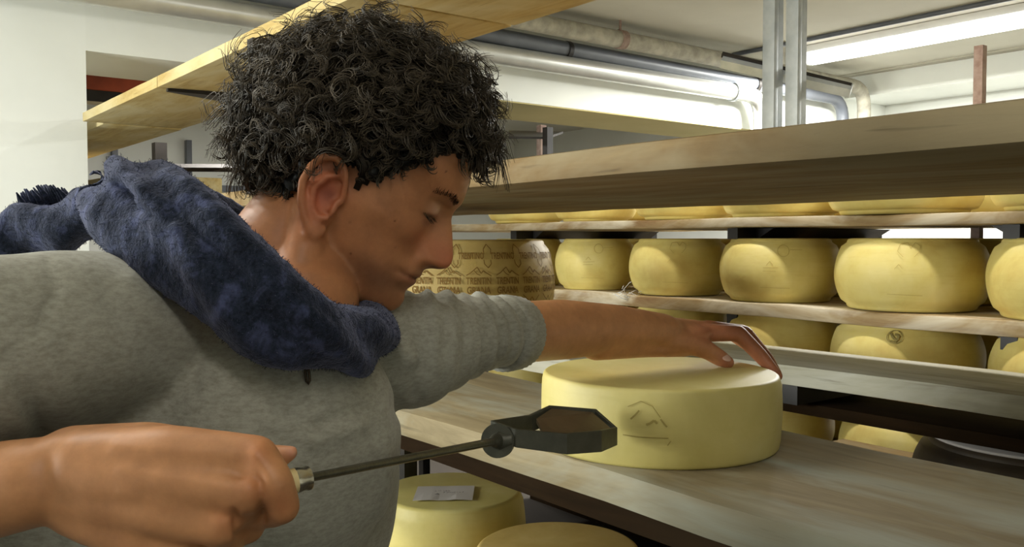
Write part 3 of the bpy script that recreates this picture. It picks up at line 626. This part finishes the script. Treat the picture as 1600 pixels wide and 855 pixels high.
parts += chain([P(930, 535, 1.26), P(1010, 540, 1.325), P(1070, 544, 1.36)], [.026, .018, .014])
# right forearm and hand (gripping the handle)
W1 = P(62, 752, .575)
parts += chain([RE, P(-120, 800, .6), P(-20, 768, .58), W1], [.036, .036, .0315, .0285], 28)
RH = np.array([Rc, Uc, Fc])
parts += [ellvf(P(235, 752, .575), RH, (.072, .036, .019), 32, 18), ellvf(P(120, 748, .575), RH, (.045, .0305, .022), 28, 16), ellvf(P(200, 800, .58), RH, (.05, .026, .018), 28, 16)]
parts += chain([P(110, 715, .585), P(230, 705, .587), P(330, 712, .598)], [.021, .0195, .0165])     # thumb metacarpal ridge
mcI = P(402, 713, .562); mcM = P(388, 770, .552); mcR = P(345, 822, .556); mcP = P(290, 866, .566)
parts += chain([P(130, 728, .575), P(270, 712, .568), mcI], [.024, .0195, .0135]); parts += chain([P(130, 745, .572), P(270, 752, .56), mcM], [.024, .0185, .0135])
parts += chain([P(125, 765, .574), P(250, 795, .562), mcR], [.023, .018, .013]); parts += chain([P(120, 785, .578), P(220, 835, .57), mcP], [.022, .018, .012])
parts += chain([mcI, P(430, 752, .553), P(442, 792, .560), P(424, 802, .585), P(408, 782, .604)], [.0132, .0116, .0112, .0102, .0085])
parts += chain([mcM, P(394, 800, .580), P(388, 826, .594), P(374, 808, .608), P(366, 790, .608)], [.0122, .0108, .0108, .0098, .008])
parts += chain([mcR, P(352, 850, .578), P(344, 872, .594), P(330, 842, .608)], [.0118, .0105, .0105, .009])
parts += chain([mcP, P(300, 900, .57), P(296, 908, .59), P(290, 870, .604)], [.0115, .010, .0095, .008])
parts += chain([P(330, 712, .598), P(385, 716, .612), P(430, 716, .612), P(456, 707, .608)], [.0165, .012, .0095, .0056])
VOX = .0021
co, ed, fa = remesh(parts, VOX, 0)
loc = (co-HO)*1000; lf = loc@hf; ll = loc@hl; lu = loc@hu
px, py, pd = proj(co)
inhead = (np.abs(ll) < 110) & (lf > -100) & (lf < 135) & (lu > -96) & (lu < 140) & (pd > .78) & (pd < 1.02)
face = inhead & (lf > 35)
wgt = np.where(face, .35, np.where(inhead, .7, 1.0))
wgt = np.where(inhead & (np.abs(ll) > 71) & (lf < 12) & (lf > -50) & (lu > -40), .25, wgt)
co = smooth_v(co, ed, 9, wgt)
N = vnormals(co, fa)
def disp(g, amt): 
    global co
    co = co+N*(g*amt)[:, None]
# knuckle and tendon relief on the near hand
for (x, y) in ((404, 710), (392, 765), (352, 815)): disp(gauss_px(co, x, y, 16, .555, .03), .0022)
for s in ([(180, 700), (395, 712)], [(190, 735), (385, 768)], [(190, 770), (345, 818)]): disp(stroke_px(co, s, 9, .565, .025), .0012)
for s in ([(230, 730), (375, 742)], [(230, 770), (350, 795)]): disp(stroke_px(co, s, 11, .565, .025), -.0016)
disp(stroke_px(co, [(372, 745), (402, 742), (410, 760)], 6, .565, .03), -.002); disp(stroke_px(co, [(404, 752), (408, 775), (409, 812)], 6, .565, .03), -.0055); disp(stroke_px(co, [(366, 800), (372, 836)], 6, .565, .03), -.004)
disp(gauss_px(co, 95, 770, 30, .57, .04), -.0022)
# left hand: tendon, thumb creases, wrist folds
disp(stroke_px(co, [(1030, 500), (1075, 522), (1105, 540)], 5, 1.35, .04), .0012); disp(stroke_px(co, [(1010, 538), (1060, 548)], 5, 1.34, .04), -.002)
disp(stroke_px(co, [(930, 532), (1030, 540)], 5, 1.3, .06), -.0012); disp(gauss_px(co, 1108, 543, 6, 1.35, .03), .0012)
# face details on both sides
def fg(f, l, u, sl, su, sf=12): return np.where(inhead, np.exp(-((np.abs(ll)-l)/sl)**2-((lu-u)/su)**2-((lf-f)/sf)**2), 0)
disp(fg(92, 28, 15.5, 13, 1.7), -.0024)     # lash line groove
disp(fg(92, 28, 31, 13, 2.0), -.0022)       # upper lid fold
disp(fg(96, 0, -45.5, 25, 1.3, 16), -.0022) # mouth
disp(fg(84, 27, -45, 4, 4), -.0015)
disp(fg(116, 7, -29.5, 4, 2.6, 9), -.0045)  # nostrils
disp(fg(98, 21, -20, 2.6, 8, 12), -.003)   # crease behind the wing
disp(fg(97, 24, -33, 3, 8, 14), -.0012)
disp(fg(-2, 76, -10, 7, 9, 8), -.0015)         # ear bowl
co = smooth_v(co, ed, 1, wgt)
body = mkobj('body', co, fa, M['skin'], man, loc=(0, 0, 0))
# skin colours: warm overall, redder ears, knuckles, nose and lips, stubble on the jaw
col = np.tile(np.array(lin('bb865c')[:3]), (len(co), 1))
def tint(g, hexc, a): 
    global col
    k = np.clip(g*a, 0, 1)[:, None]; col = col*(1-k)+np.array(lin(hexc)[:3])*k
hd = inhead
tint(np.where(hd, 1.0, 0), 'b47850', .8)
tint(np.where(hd, np.exp(-((lf+5)/20)**2-((lu+11)/32)**2-((np.abs(ll)-78)/12)**2), 0), 'c0624a', .7)
tint(fg(100, 30, -8, 20, 14, 30), 'b86848', .55); tint(fg(118, 0, -15, 16, 14, 20), 'bb6648', .6)
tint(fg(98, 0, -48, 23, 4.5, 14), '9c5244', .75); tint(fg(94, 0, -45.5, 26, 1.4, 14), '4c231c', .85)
tint(fg(70, 35, -60, 45, 17, 45), '6e5040', .6); tint(fg(103, 0, -37, 22, 4.5, 12), '7d5a45', .4)
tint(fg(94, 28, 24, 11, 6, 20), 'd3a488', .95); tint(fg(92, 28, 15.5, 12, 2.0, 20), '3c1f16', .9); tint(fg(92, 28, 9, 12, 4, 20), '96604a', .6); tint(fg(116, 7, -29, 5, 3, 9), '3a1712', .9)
tint(fg(0, 75, -9, 6, 8, 8), '6a2c20', .6)  # ear bowl, like nostrils and mouth line, darkened with painted recess shade
for (x, y) in ((404, 708), (395, 762), (352, 812), (440, 790)): tint(gauss_px(co, x, y, 26, .56, .05), 'b8683f', .35)
tint(gauss_px(co, 458, 707, 16, .605, .05), 'd49a84', .5)
tint(stroke_px(co, [(1098, 520), (1156, 521), (1190, 556), (1210, 585)], 26, 1.39, .09), 'a8614a', .6); tint(gauss_px(co, 1135, 566, 16, 1.355, .05), 'c27c66', .6)
for (x, y, r) in ((697, 268, 1.6), (617, 345, 1.8), (548, 397, 1.8), (547, 348, 1.4), (617, 386, 1.2)): tint(gauss_px(co, x, y, r, .85, .05), '4c2418', .8)
setcol(body, col)
# thumb nail
M['nail'] = simple('finger_nail', 'd9b3a4', 'cfa697', 10, 0.25)
na = P(1124, 553.5, 1.352); nb = P(1141, 563, 1.354); nd = (nb-na)/np.linalg.norm(nb-na); nn = (Uc*.75-Fc*.66); nn -= nd*np.dot(nn, nd); nn /= np.linalg.norm(nn); ns_ = np.cross(nd, nn)
v, f = ellvf((na+nb)/2+nn*.0008, np.array([nd, ns_, nn]), (.0105, .0075, .003)); mkobj('nail', v, f, M['nail'], man)
# ------------------------------------------------------------------ hair
def tubes_np(PTS, RAD, ns=3):
    n, T, _ = PTS.shape; tan = np.gradient(PTS, axis=1); tan /= np.linalg.norm(tan, axis=2)[..., None]+1e-12
    ref = np.array([.37, .21, .9]); u = np.cross(tan, ref); u /= np.linalg.norm(u, axis=2)[..., None]+1e-12; w_ = np.cross(tan, u)
    ang = 2*PI*np.arange(ns)/ns; V = PTS[:, :, None, :]+RAD[:, :, None, None]*(np.cos(ang)[None, None, :, None]*u[:, :, None, :]+np.sin(ang)[None, None, :, None]*w_[:, :, None, :])
    idx = np.arange(n*T*ns).reshape(n, T, ns); a = idx[:, :-1, :]; b2 = np.roll(a, -1, 2); d2 = idx[:, 1:, :]; c2 = np.roll(d2, -1, 2)
    return V.reshape(-1, 3), np.stack([a, b2, c2, d2], -1).reshape(-1, 4)
hx = [-100, -70, -45, -32, -27, -20, 12, 15, 18, 26, 40, 55, 68, 80, 96, 130]; hy = [-52, -50, -44, -36, 4, 22, 24, 4, -2, 12, 28, 46, 62, 76, 88, 92]
hv, hfc = head_vf(120, 120); hv = np.array(hv); L3 = (hv-HO)*1000; a_, b2_, c_ = L3@hf, L3@hl, L3@hu
hfa = np.array(hfc[:-2]); hn = -vnormals(hv, hfa); ctr0 = hp(5, 0, 40)
if np.mean(((hv-ctr0)*hn).sum(1)) < 0: hn = -hn
mask = c_ > np.interp(a_, hx, hy)+0
Hc = P(564, 172, .905); HR = np.array([.159, .120, .125]); IA = np.array([Rc, Uc, Fc])
def hull(p, d):
    q = ((p-Hc)@IA.T)/HR; e = (d@IA.T)/HR; A_ = (e*e).sum(1); B_ = (q*e).sum(1); C_ = (q*q).sum(1)-1; D_ = np.maximum(B_*B_-A_*C_, 0); return (-B_+np.sqrt(D_))/A_
# area weighting
fc = hv[hfa]; ar = np.linalg.norm(np.cross(fc[:, 2]-fc[:, 0], fc[:, 3]-fc[:, 1]), axis=1)/2; fm = mask[hfa].all(1); pr_ = np.where(fm, ar, 0); pr_ /= pr_.sum()
NL = 1750; pick = RNG.choice(len(hfa), NL, p=pr_); rt = fc[pick].mean(1)+RNG.normal(0, .0015, (NL, 3)); rn = hn[hfa[pick]].mean(1)
la = (rt-HO)*1000; lf_, lu_ = la@hf, la@hu
outw = (rt-Hc); outw /= np.linalg.norm(outw, axis=1)[:, None]; d = rn*.55+outw*.45+RNG.normal(0, .38, (NL, 3))
front = np.clip((lf_-55)/35, 0, 1)*np.clip((lu_-70)/20, 0, 1); d += (hf*.6-Uc*.15)[None]*front[:, None]
low = np.clip((20-lu_)/40, 0, 1)*(lf_ < 0); d += (-Rc*.5-Uc*.15)[None]*low[:, None]
side = (np.abs(la@hl) > 45) & (lf_ > 0); d = np.where(side[:, None], d+Uc*.35, d)
d /= np.linalg.norm(d, axis=1)[:, None]
ln = np.clip(hull(rt, d)*RNG.uniform(.62, 1.08, NL), .014, .1)
edge = np.clip((lu_-np.interp(lf_, hx, hy))/22, 0, 1); earz = (np.abs(la@hl) > 50) & (lf_ > -42) & (lf_ < 16) & (lu_ < 34); ln = np.where(earz, np.minimum(ln*.35, .016), ln)
ln = np.where((lf_ > 5) | (np.abs(lf_+10) < 18), ln*(.25+.75*edge), ln)
KS = 6; T = 27; tt = np.linspace(0, 1, T)
u0 = np.cross(d, RNG.normal(size=(NL, 3))); u0 /= np.linalg.norm(u0, axis=1)[:, None]; w0 = np.cross(d, u0)
turns = RNG.uniform(1.5, 3.0, NL)*np.clip(ln/.05, .45, 1.25); rc = RNG.uniform(.007, .0145, NL)*np.clip(ln/.04, .35, 1); ln = np.maximum(ln-rc*.6, .012); ph = RNG.uniform(0, 6.28, NL); sg = RNG.choice([-1, 1], NL)
droop = RNG.uniform(.05, .4, NL)*(1+2.2*front)
PT = np.zeros((NL, KS, T, 3))
for k in range(KS):
    o1 = RNG.normal(0, .0014, (NL, 1, 3))*(0.6+.5*tt[None, :, None]); an = ph[:, None]+sg[:, None]*(turns[:, None]*2*PI*tt[None]+RNG.normal(0, .13, (NL, 1)))
    rr = rc[:, None]*np.minimum(1, tt*3)[None]*(1-.15*tt[None])*RNG.uniform(.88, 1.12, (NL, 1))
    axis = rt[:, None]+d[:, None]*(ln[:, None]*tt[None])[..., None]*RNG.uniform(.9, 1.08, (NL, 1, 1))-Uc*((droop*ln)[:, None]*tt[None]**2)[..., None]
    PT[:, k] = axis+(np.cos(an)*rr)[..., None]*u0[:, None]+(np.sin(an)*rr)[..., None]*w0[:, None]+o1
PT = PT.reshape(-1, T, 3); RAD = np.full((len(PT), T), .0007)*RNG.uniform(.7, 1.25, (len(PT), 1)); RAD = RAD*(1-.75*tt[None]**4)
V1, F1 = tubes_np(PT, RAD)
# dark undercoat
keep = fm; sub = hfa[keep]; bumpy = (.008+.004*snoise(hv, 160, 6)+.003*snoise(hv, 420, 5, 3))*np.clip((c_-np.interp(a_, hx, hy))/14, .04, 1); uc = hv+hn*np.clip(bumpy, .0006, 1)[:, None]
V2 = uc; F2 = sub+len(V1)
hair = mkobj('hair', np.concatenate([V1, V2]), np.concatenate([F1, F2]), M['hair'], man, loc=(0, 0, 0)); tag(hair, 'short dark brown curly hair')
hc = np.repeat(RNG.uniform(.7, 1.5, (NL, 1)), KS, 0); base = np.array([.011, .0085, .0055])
tip = (base[None, None]*hc[:, :, None]*(1+7*tt[None, :, None]**3)); setcol(hair, np.concatenate([np.repeat(tip.reshape(-1, 3), 3, 0), np.tile(base*.35, (len(V2), 1))]))  # strand tips lightened to paint in backlight around the outline
# brows and lashes
def strands(name, roots, dirs, L, r, colr):
    n = len(roots); tt2 = np.linspace(0, 1, 5); PT = roots[:, None]+dirs[:, None]*(L[:, None]*tt2[None])[..., None]+(Uc*.15)[None, None]*(L[:, None]*tt2[None]**2)[..., None]
    side_ = ((roots-HO)@hl) < 0
    for sel in (side_, ~side_):
        v, f = tubes_np(PT[sel], (np.full((n, 5), r)*(1-.7*tt2[None]))[sel]); o = mkobj(name, v, f, M['hair'], man, loc=(0, 0, 0)); setcol(o, np.tile(colr, (len(v), 1))); o['kind'] = 'stuff'
def face_pt(l, u):
    g = (ll-l)**2+(lu-u)**2+np.where(inhead & (lf > 60), 0, 1e6); return co[np.argmin(g)]
R_, D_, LL_ = [], [], []
for s in (-1, 1):
    for k in range(170):
        t = random.random(); l = s*(14+34*t); u = 38+6*math.sin(t*2.4)-3*t+random.uniform(-2.3, 2.3); p = face_pt(l, u); R_.append(p); dd = hl*s*.8-hf*.1+hu*random.uniform(-.1, .35)+hf*.3; D_.append(dd/np.linalg.norm(dd)); LL_.append(random.uniform(.005, .009))
strands('eyebrow', np.array(R_), np.array(D_), np.array(LL_), .0003, np.array([.02, .013, .008]))
R_, D_, LL_ = [], [], []
for s in (-1, 1):
    for k in range(60):
        t = random.random(); l = s*(17+23*t); u = 16.5-2.5*math.sin(t*PI); p = face_pt(l, u); R_.append(p); dd = hf*.75-hu*.5+hl*s*(t-.3)*.7; D_.append(dd/np.linalg.norm(dd)); LL_.append(random.uniform(.005, .008))
strands('eyelashes', np.array(R_), np.array(D_), np.array(LL_), .00028, np.array([.012, .008, .006]))
# ------------------------------------------------------------------ sweatshirt
sp = [ellvf(G(-.262, .85, -.245), AX, (.19, .122, .19), 40, 24), ellvf(G(-.29, .845, -.40), AX, (.168, .125, .26), 40, 24), ellvf(G(-.33, .855, -.56), AX, (.17, .125, .16), 40, 20)]
sp += chain([P(440, 520, .88), P(270, 520, .79), P(110, 528, .70), P(-40, 545, .65)], [.05, .066, .069, .069], 32)
sp += chain([P(40, 650, .76), P(110, 980, .81)], [.09, .12], 28)
sp += chain([P(-40, 545, .65), P(-190, 700, .625), P(-300, 820, .605)], [.07, .06, .05], 28)
sp += chain([P(440, 520, .88), P(560, 550, .93), P(632, 547, .965), P(690, 532, 1.02), P(742, 521, 1.08), P(800, 520.5, 1.152)], [.05, .062, .066, .056, .047, .0445], 32)
sp += [ellvf(P(450, 700, .80), AX, (.12, .09, .12), 32, 18)]
cs, es, fs_ = remesh(sp, .0042, 14)
Ns = vnormals(cs, fs_); qx, qy, qd = proj(cs)
dsp = .0022*snoise(cs*np.array([1, 1, .7]), 26, 5)+.0012*snoise(cs, 70, 5, 5)
# sleeve rings
a0 = P(632, 545, .965); a1 = P(800, 520, 1.152); ax = (a1-a0)/np.linalg.norm(a1-a0); tq = ((cs-a0)@ax); rq = np.linalg.norm((cs-a0)-tq[:, None]*ax, axis=1)
insl = np.clip((tq+.02)/.06, 0, 1)*(rq < .1)*(tq < .26)
warp = .008*snoise(cs, 38, 4, 2)
warp = warp+.012*snoise(cs, 14, 4, 8)
dsp += insl*(.0046*np.sin((tq+warp*1.6)*2*PI/.038)+.0016*np.sin((tq+warp*2)*2*PI/.017+1))*np.clip(.55+.9*snoise(cs, 30, 4, 11), 0, 1.3)
def fold(pts, r, amt, D, dr=.09):
    global dsp
    dsp = dsp+stroke_px(cs, pts, r, D, dr)*amt
fold([(75, 410), (90, 450), (72, 480)], 7, -.003, .64); fold([(78, 470), (60, 520)], 9, -.003, .64)
fold([(10, 560), (40, 620), (70, 690)], 16, -.006, .66); fold([(0, 600), (30, 660)], 20, .006, .66); fold([(60, 540), (110, 640)], 22, .004, .66)
fold([(430, 640), (490, 668), (560, 640)], 10, -.004, .75); fold([(420, 655), (490, 690), (560, 665)], 14, .004, .75)
fold([(480, 585), (482, 630)], 3.5, -.003, .74); fold([(530, 560), (600, 540), (640, 560)], 18, .006, .9); fold([(560, 620), (620, 640)], 18, -.005, .88)
fold([(200, 450), (330, 560), (420, 600)], 22, .005, .7); fold([(170, 470), (300, 590)], 20, -.003, .7)
fold([(640, 470), (660, 560), (650, 620)], 12, -.006, .95, .08)
fold([(652, 452), (668, 500), (664, 575)], 9, -.0042, .96, .1); fold([(680, 458), (697, 500), (690, 560)], 8, -.0042, 1.0, .1); fold([(668, 455), (683, 505), (676, 570)], 10, .0036, .98, .1); fold([(712, 458), (728, 500), (716, 575)], 8, -.0042, 1.04, .1)
fold([(700, 456), (713, 500), (702, 575)], 9, .0030, 1.02, .1); fold([(735, 460), (758, 510), (750, 575)], 7, -.0036, 1.08, .1); fold([(745, 462), (770, 505), (766, 575)], 6, .0024, 1.1, .1); fold([(765, 465), (783, 510), (780, 570)], 6, -.0030, 1.12, .1); fold([(600, 640), (598, 800)], 14, .003, .8)
cs = cs+Ns*dsp[:, None]
sw = mkobj('sweatshirt', cs, fs_, M['jersey'], man, loc=(0, 0, 0)); tag(sw, 'heather grey sweatshirt with pushed up sleeves')
cf = []
a0 = P(783, 521, 1.13); a1 = P(804, 520.3, 1.158); d_ = (a1-a0)/np.linalg.norm(a1-a0)
v, f = tubevf([a0-d_*.004, a0, a0+d_*.006, a0+(a1-a0)*.6, a1, a1+d_*.003, a1+d_*.002, a1-d_*.01], [.0445, .048, .0488, .0478, .0472, .0455, .0425, .0405], 90, True)
v = np.array(v); k = np.arange(len(v)) % 90; cc = a0+((v-a0)@d_)[:, None]*d_; v = cc+(v-cc)*(1+.012*np.cos(k*PI))[:, None]
mkobj('cuff', v, f, M['jersey'], sw, loc=(0, 0, 0))
zp = P(480, 577, .70)
# find sweatshirt surface depth at the zip
x_, y_, z_ = proj(cs); g = (x_-480)**2+(y_-590)**2; cand = g < 60; dz = z_[cand].min()
M['brass'] = simple('dark_brass', '4a4034', '33291f', 30, 0.35, 0.8)
pts = [P(478, 572, dz-.003), P(477, 582, dz-.004), P(479, 596, dz-.004), P(482, 600, dz-.004), P(484, 595, dz-.004), P(483, 582, dz-.004), P(480, 572, dz-.003)]
tube('zipper_pull', pts, .0012, M['brass'], sw, 8, loc=(0, 0, 0))
# ------------------------------------------------------------------ scarf
def band(stations, nseg, closed=True, m=22, ridge=True, seed=0):
    """stations: (upper px,py, lower px,py, depth, thickness)"""
    st = np.array(stations, float); n = len(st); out = []; tot = nseg*(n if closed else n-1)
    for i in range(tot+(0 if closed else 1)):
        s = i/nseg; k = int(s); t = s-k
        idx = [(k-1) % n, k % n, (k+1) % n, (k+2) % n] if closed else [max(k-1, 0), min(k, n-1), min(k+1, n-1), min(k+2, n-1)]
        p0, p1, p2, p3 = st[idx]; out.append(.5*((2*p1)+(-p0+p2)*t+(2*p0-5*p1+4*p2-p3)*t*t+(-p0+3*p1-3*p2+p3)*t**3))
    out = np.array(out); V = []; T_ = len(out)
    U = np.array([P(o[0], o[1], o[4]) for o in out]); Lw = np.array([P(o[2], o[3], o[4]-o[6] if len(o) > 6 else o[4]) for o in out]); Cn = (U+Lw)/2
    tan = (np.roll(Cn, -1, 0)-np.roll(Cn, 1, 0)) if closed else np.gradient(Cn, axis=0)
    for i in range(T_):
        a = (U[i]-Lw[i])/2; nrm = np.cross(tan[i], a); nrm /= np.linalg.norm(nrm)+1e-9; th = out[i][5]
        for k in range(m):
            an = 2*PI*k/m; c, s = math.cos(an), math.sin(an)
            q = Cn[i]+a*np.sign(c)*abs(c)**.8+nrm*th*np.sign(s)*abs(s)**.8; V.append(q)
    F = []
    for i in range(T_ if closed else T_-1):
        j = (i+1) % T_
        for k in range(m): F.append((i*m+k, i*m+(k+1) % m, j*m+(k+1) % m, j*m+k))
    if not closed: F.append(tuple(range(m))[::-1]); F.append(tuple((T_-1)*m+k for k in range(m)))
    return V, F
loop = [(165, 290, 165, 372, .79, .022), (228, 258, 215, 415, .745, .030), (318, 292, 290, 478, .71, .034), (412, 372, 362, 542, .695, .036), (500, 448, 445, 572, .71, .034), (560, 482, 520, 574, .77, .032), (590, 488, 556, 560, .84, .026),
        (580, 462, 565, 530, .93, .024), (530, 420, 535, 500, 1.0, .022), (430, 350, 440, 430, 1.03, .025), (320, 296, 320, 360, .99, .025), (225, 280, 225, 350, .90, .025)]
sc = [band(loop, 8), band([(190, 268, 165, 330, .83, .03), (150, 296, 150, 372, .84, .026), (90, 312, 80, 398, .86, .022), (30, 325, 20, 412, .87, .022), (-60, 350, -70, 430, .88, .022)], 6, False),
      band([(210, 300, 190, 365, .87, .02), (120, 302, 110, 340, .89, .016), (50, 318, 30, 350, .90, .014), (-20, 345, -60, 372, .90, .014)], 6, False),
      band([(215, 252, 195, 320, .79, .03), (255, 255, 235, 330, .76, .03), (330, 310, 300, 380, .72, .022), (420, 385, 395, 440, .70, .014)], 6, False)]
cz, ez, fz = remesh(sc, .0032, 5)
if ((cz-cz.mean(0))*vnormals(cz, fz)).sum() < 0: pass
Nz = vnormals(cz, fz); zx, zy, zd = proj(cz)
dirb = np.array([.62, .78]); acr = (-(zx)*dirb[1]+zy*dirb[0])
dz_ = .0042*np.sin(acr/13.0+1.2*np.sin(zx/70.)+1.0*snoise(cz, 20, 4))*(zd < .88)+.003*snoise(cz, 60, 6)+.0012*snoise(cz, 200, 6, 4)+.0008*snoise(cz, 420, 6, 7)
for s, r, am in (([(180, 285), (200, 320), (260, 345)], 9, -.010), ([(195, 300), (250, 320), (300, 360), (380, 430)], 7, -.006), ([(235, 340), (330, 450), (430, 540)], 10, -.005), ([(300, 310), (400, 410), (520, 500)], 8, -.005)):
    dz_ += stroke_px(cz, s, r, .75, .08)*am
cz = cz+Nz*dz_[:, None]
scarf = mkobj('scarf', cz, fz, M['scarf'], man, loc=(0, 0, 0)); tag(scarf, 'felted mottled navy blue wool scarf')
# fringe and fuzz
FR = []
for k in range(26):
    t = k/25; x = 38+72*t; y = 322-20*math.sin(t*2.2)+6*t; p = P(x+4, y+10, .88); q = P(x-10-6*random.random(), y-14-6*random.random(), .875+random.uniform(-.01, .01)); mid = (p+q)/2+Rc*random.uniform(-.002, .002)
    FR.append(tubevf([p, mid, q], [.0035, .0026, .0007], 6))
for (x, y) in ((600, 500), (592, 520), (583, 540), (570, 556), (606, 494), (560, 572), (540, 576)):
    p = P(x-8, y-4, .80+(x-560)/900); FR.append(tubevf([p, P(x+3, y+3+random.uniform(0, 4), .80+(x-560)/900)], [.005, .0012], 6))
v, f = join(FR); mkobj('fringe', v, f, M['scarf'], scarf, loc=(0, 0, 0))['kind'] = 'stuff'
front_v = np.where((zd < .92))[0]; pk = RNG.choice(front_v, 7000); rt2 = cz[pk]; nv2 = Nz[pk]+RNG.normal(0, .7, (7000, 3)); nv2 /= np.linalg.norm(nv2, axis=1)[:, None]
t5 = np.linspace(0, 1, 4); PT = rt2[:, None]+nv2[:, None]*(RNG.uniform(.001, .0032, (7000, 1))*t5[None])[..., None]
v, f = tubes_np(PT, np.full((7000, 4), .00018)); fz_o = mkobj('wool_fuzz', v, f, M['scarf'], scarf, loc=(0, 0, 0)); fz_o['kind'] = 'stuff'
# ------------------------------------------------------------------ trousers and shoes
tr = [ellvf(HPc+Zu*-.02, AX, (.165, .12, .14), 32, 16)]
for s in (-1, 1):
    hpt = HPc+S_ax*.09*s-Zu*.08; kne = HPc+S_ax*.11*s+N_ax*.03-Zu*.40; ank = HPc+S_ax*.12*s-N_ax*.01; ank[2] = .1
    tr += chain([hpt, kne, ank], [.092, .068, .055], 28)
    toe = ank+N_ax*.15; sh = [ellvf(ank+N_ax*.05-Zu*.045, np.array([N_ax, S_ax, Zu]), (.14, .048, .045), 28, 14), cap(ank-Zu*.03, ank+Zu*.03, .045, .045)]
    c1, e1, f1 = remesh(sh, .006, 5); c1[:, 2] = np.maximum(c1[:, 2], .001); mkobj('shoe', c1, f1, M['leather'], man)
c1, e1, f1 = remesh(tr, .007, 8); c1 = c1+vnormals(c1, f1)*(.003*snoise(c1, 30, 5))[:, None]; mkobj('trousers', c1, f1, M['denim'], man)
print('TRIS', sum(len(o.data.polygons) for o in bpy.data.objects if o.type == 'MESH')*2)
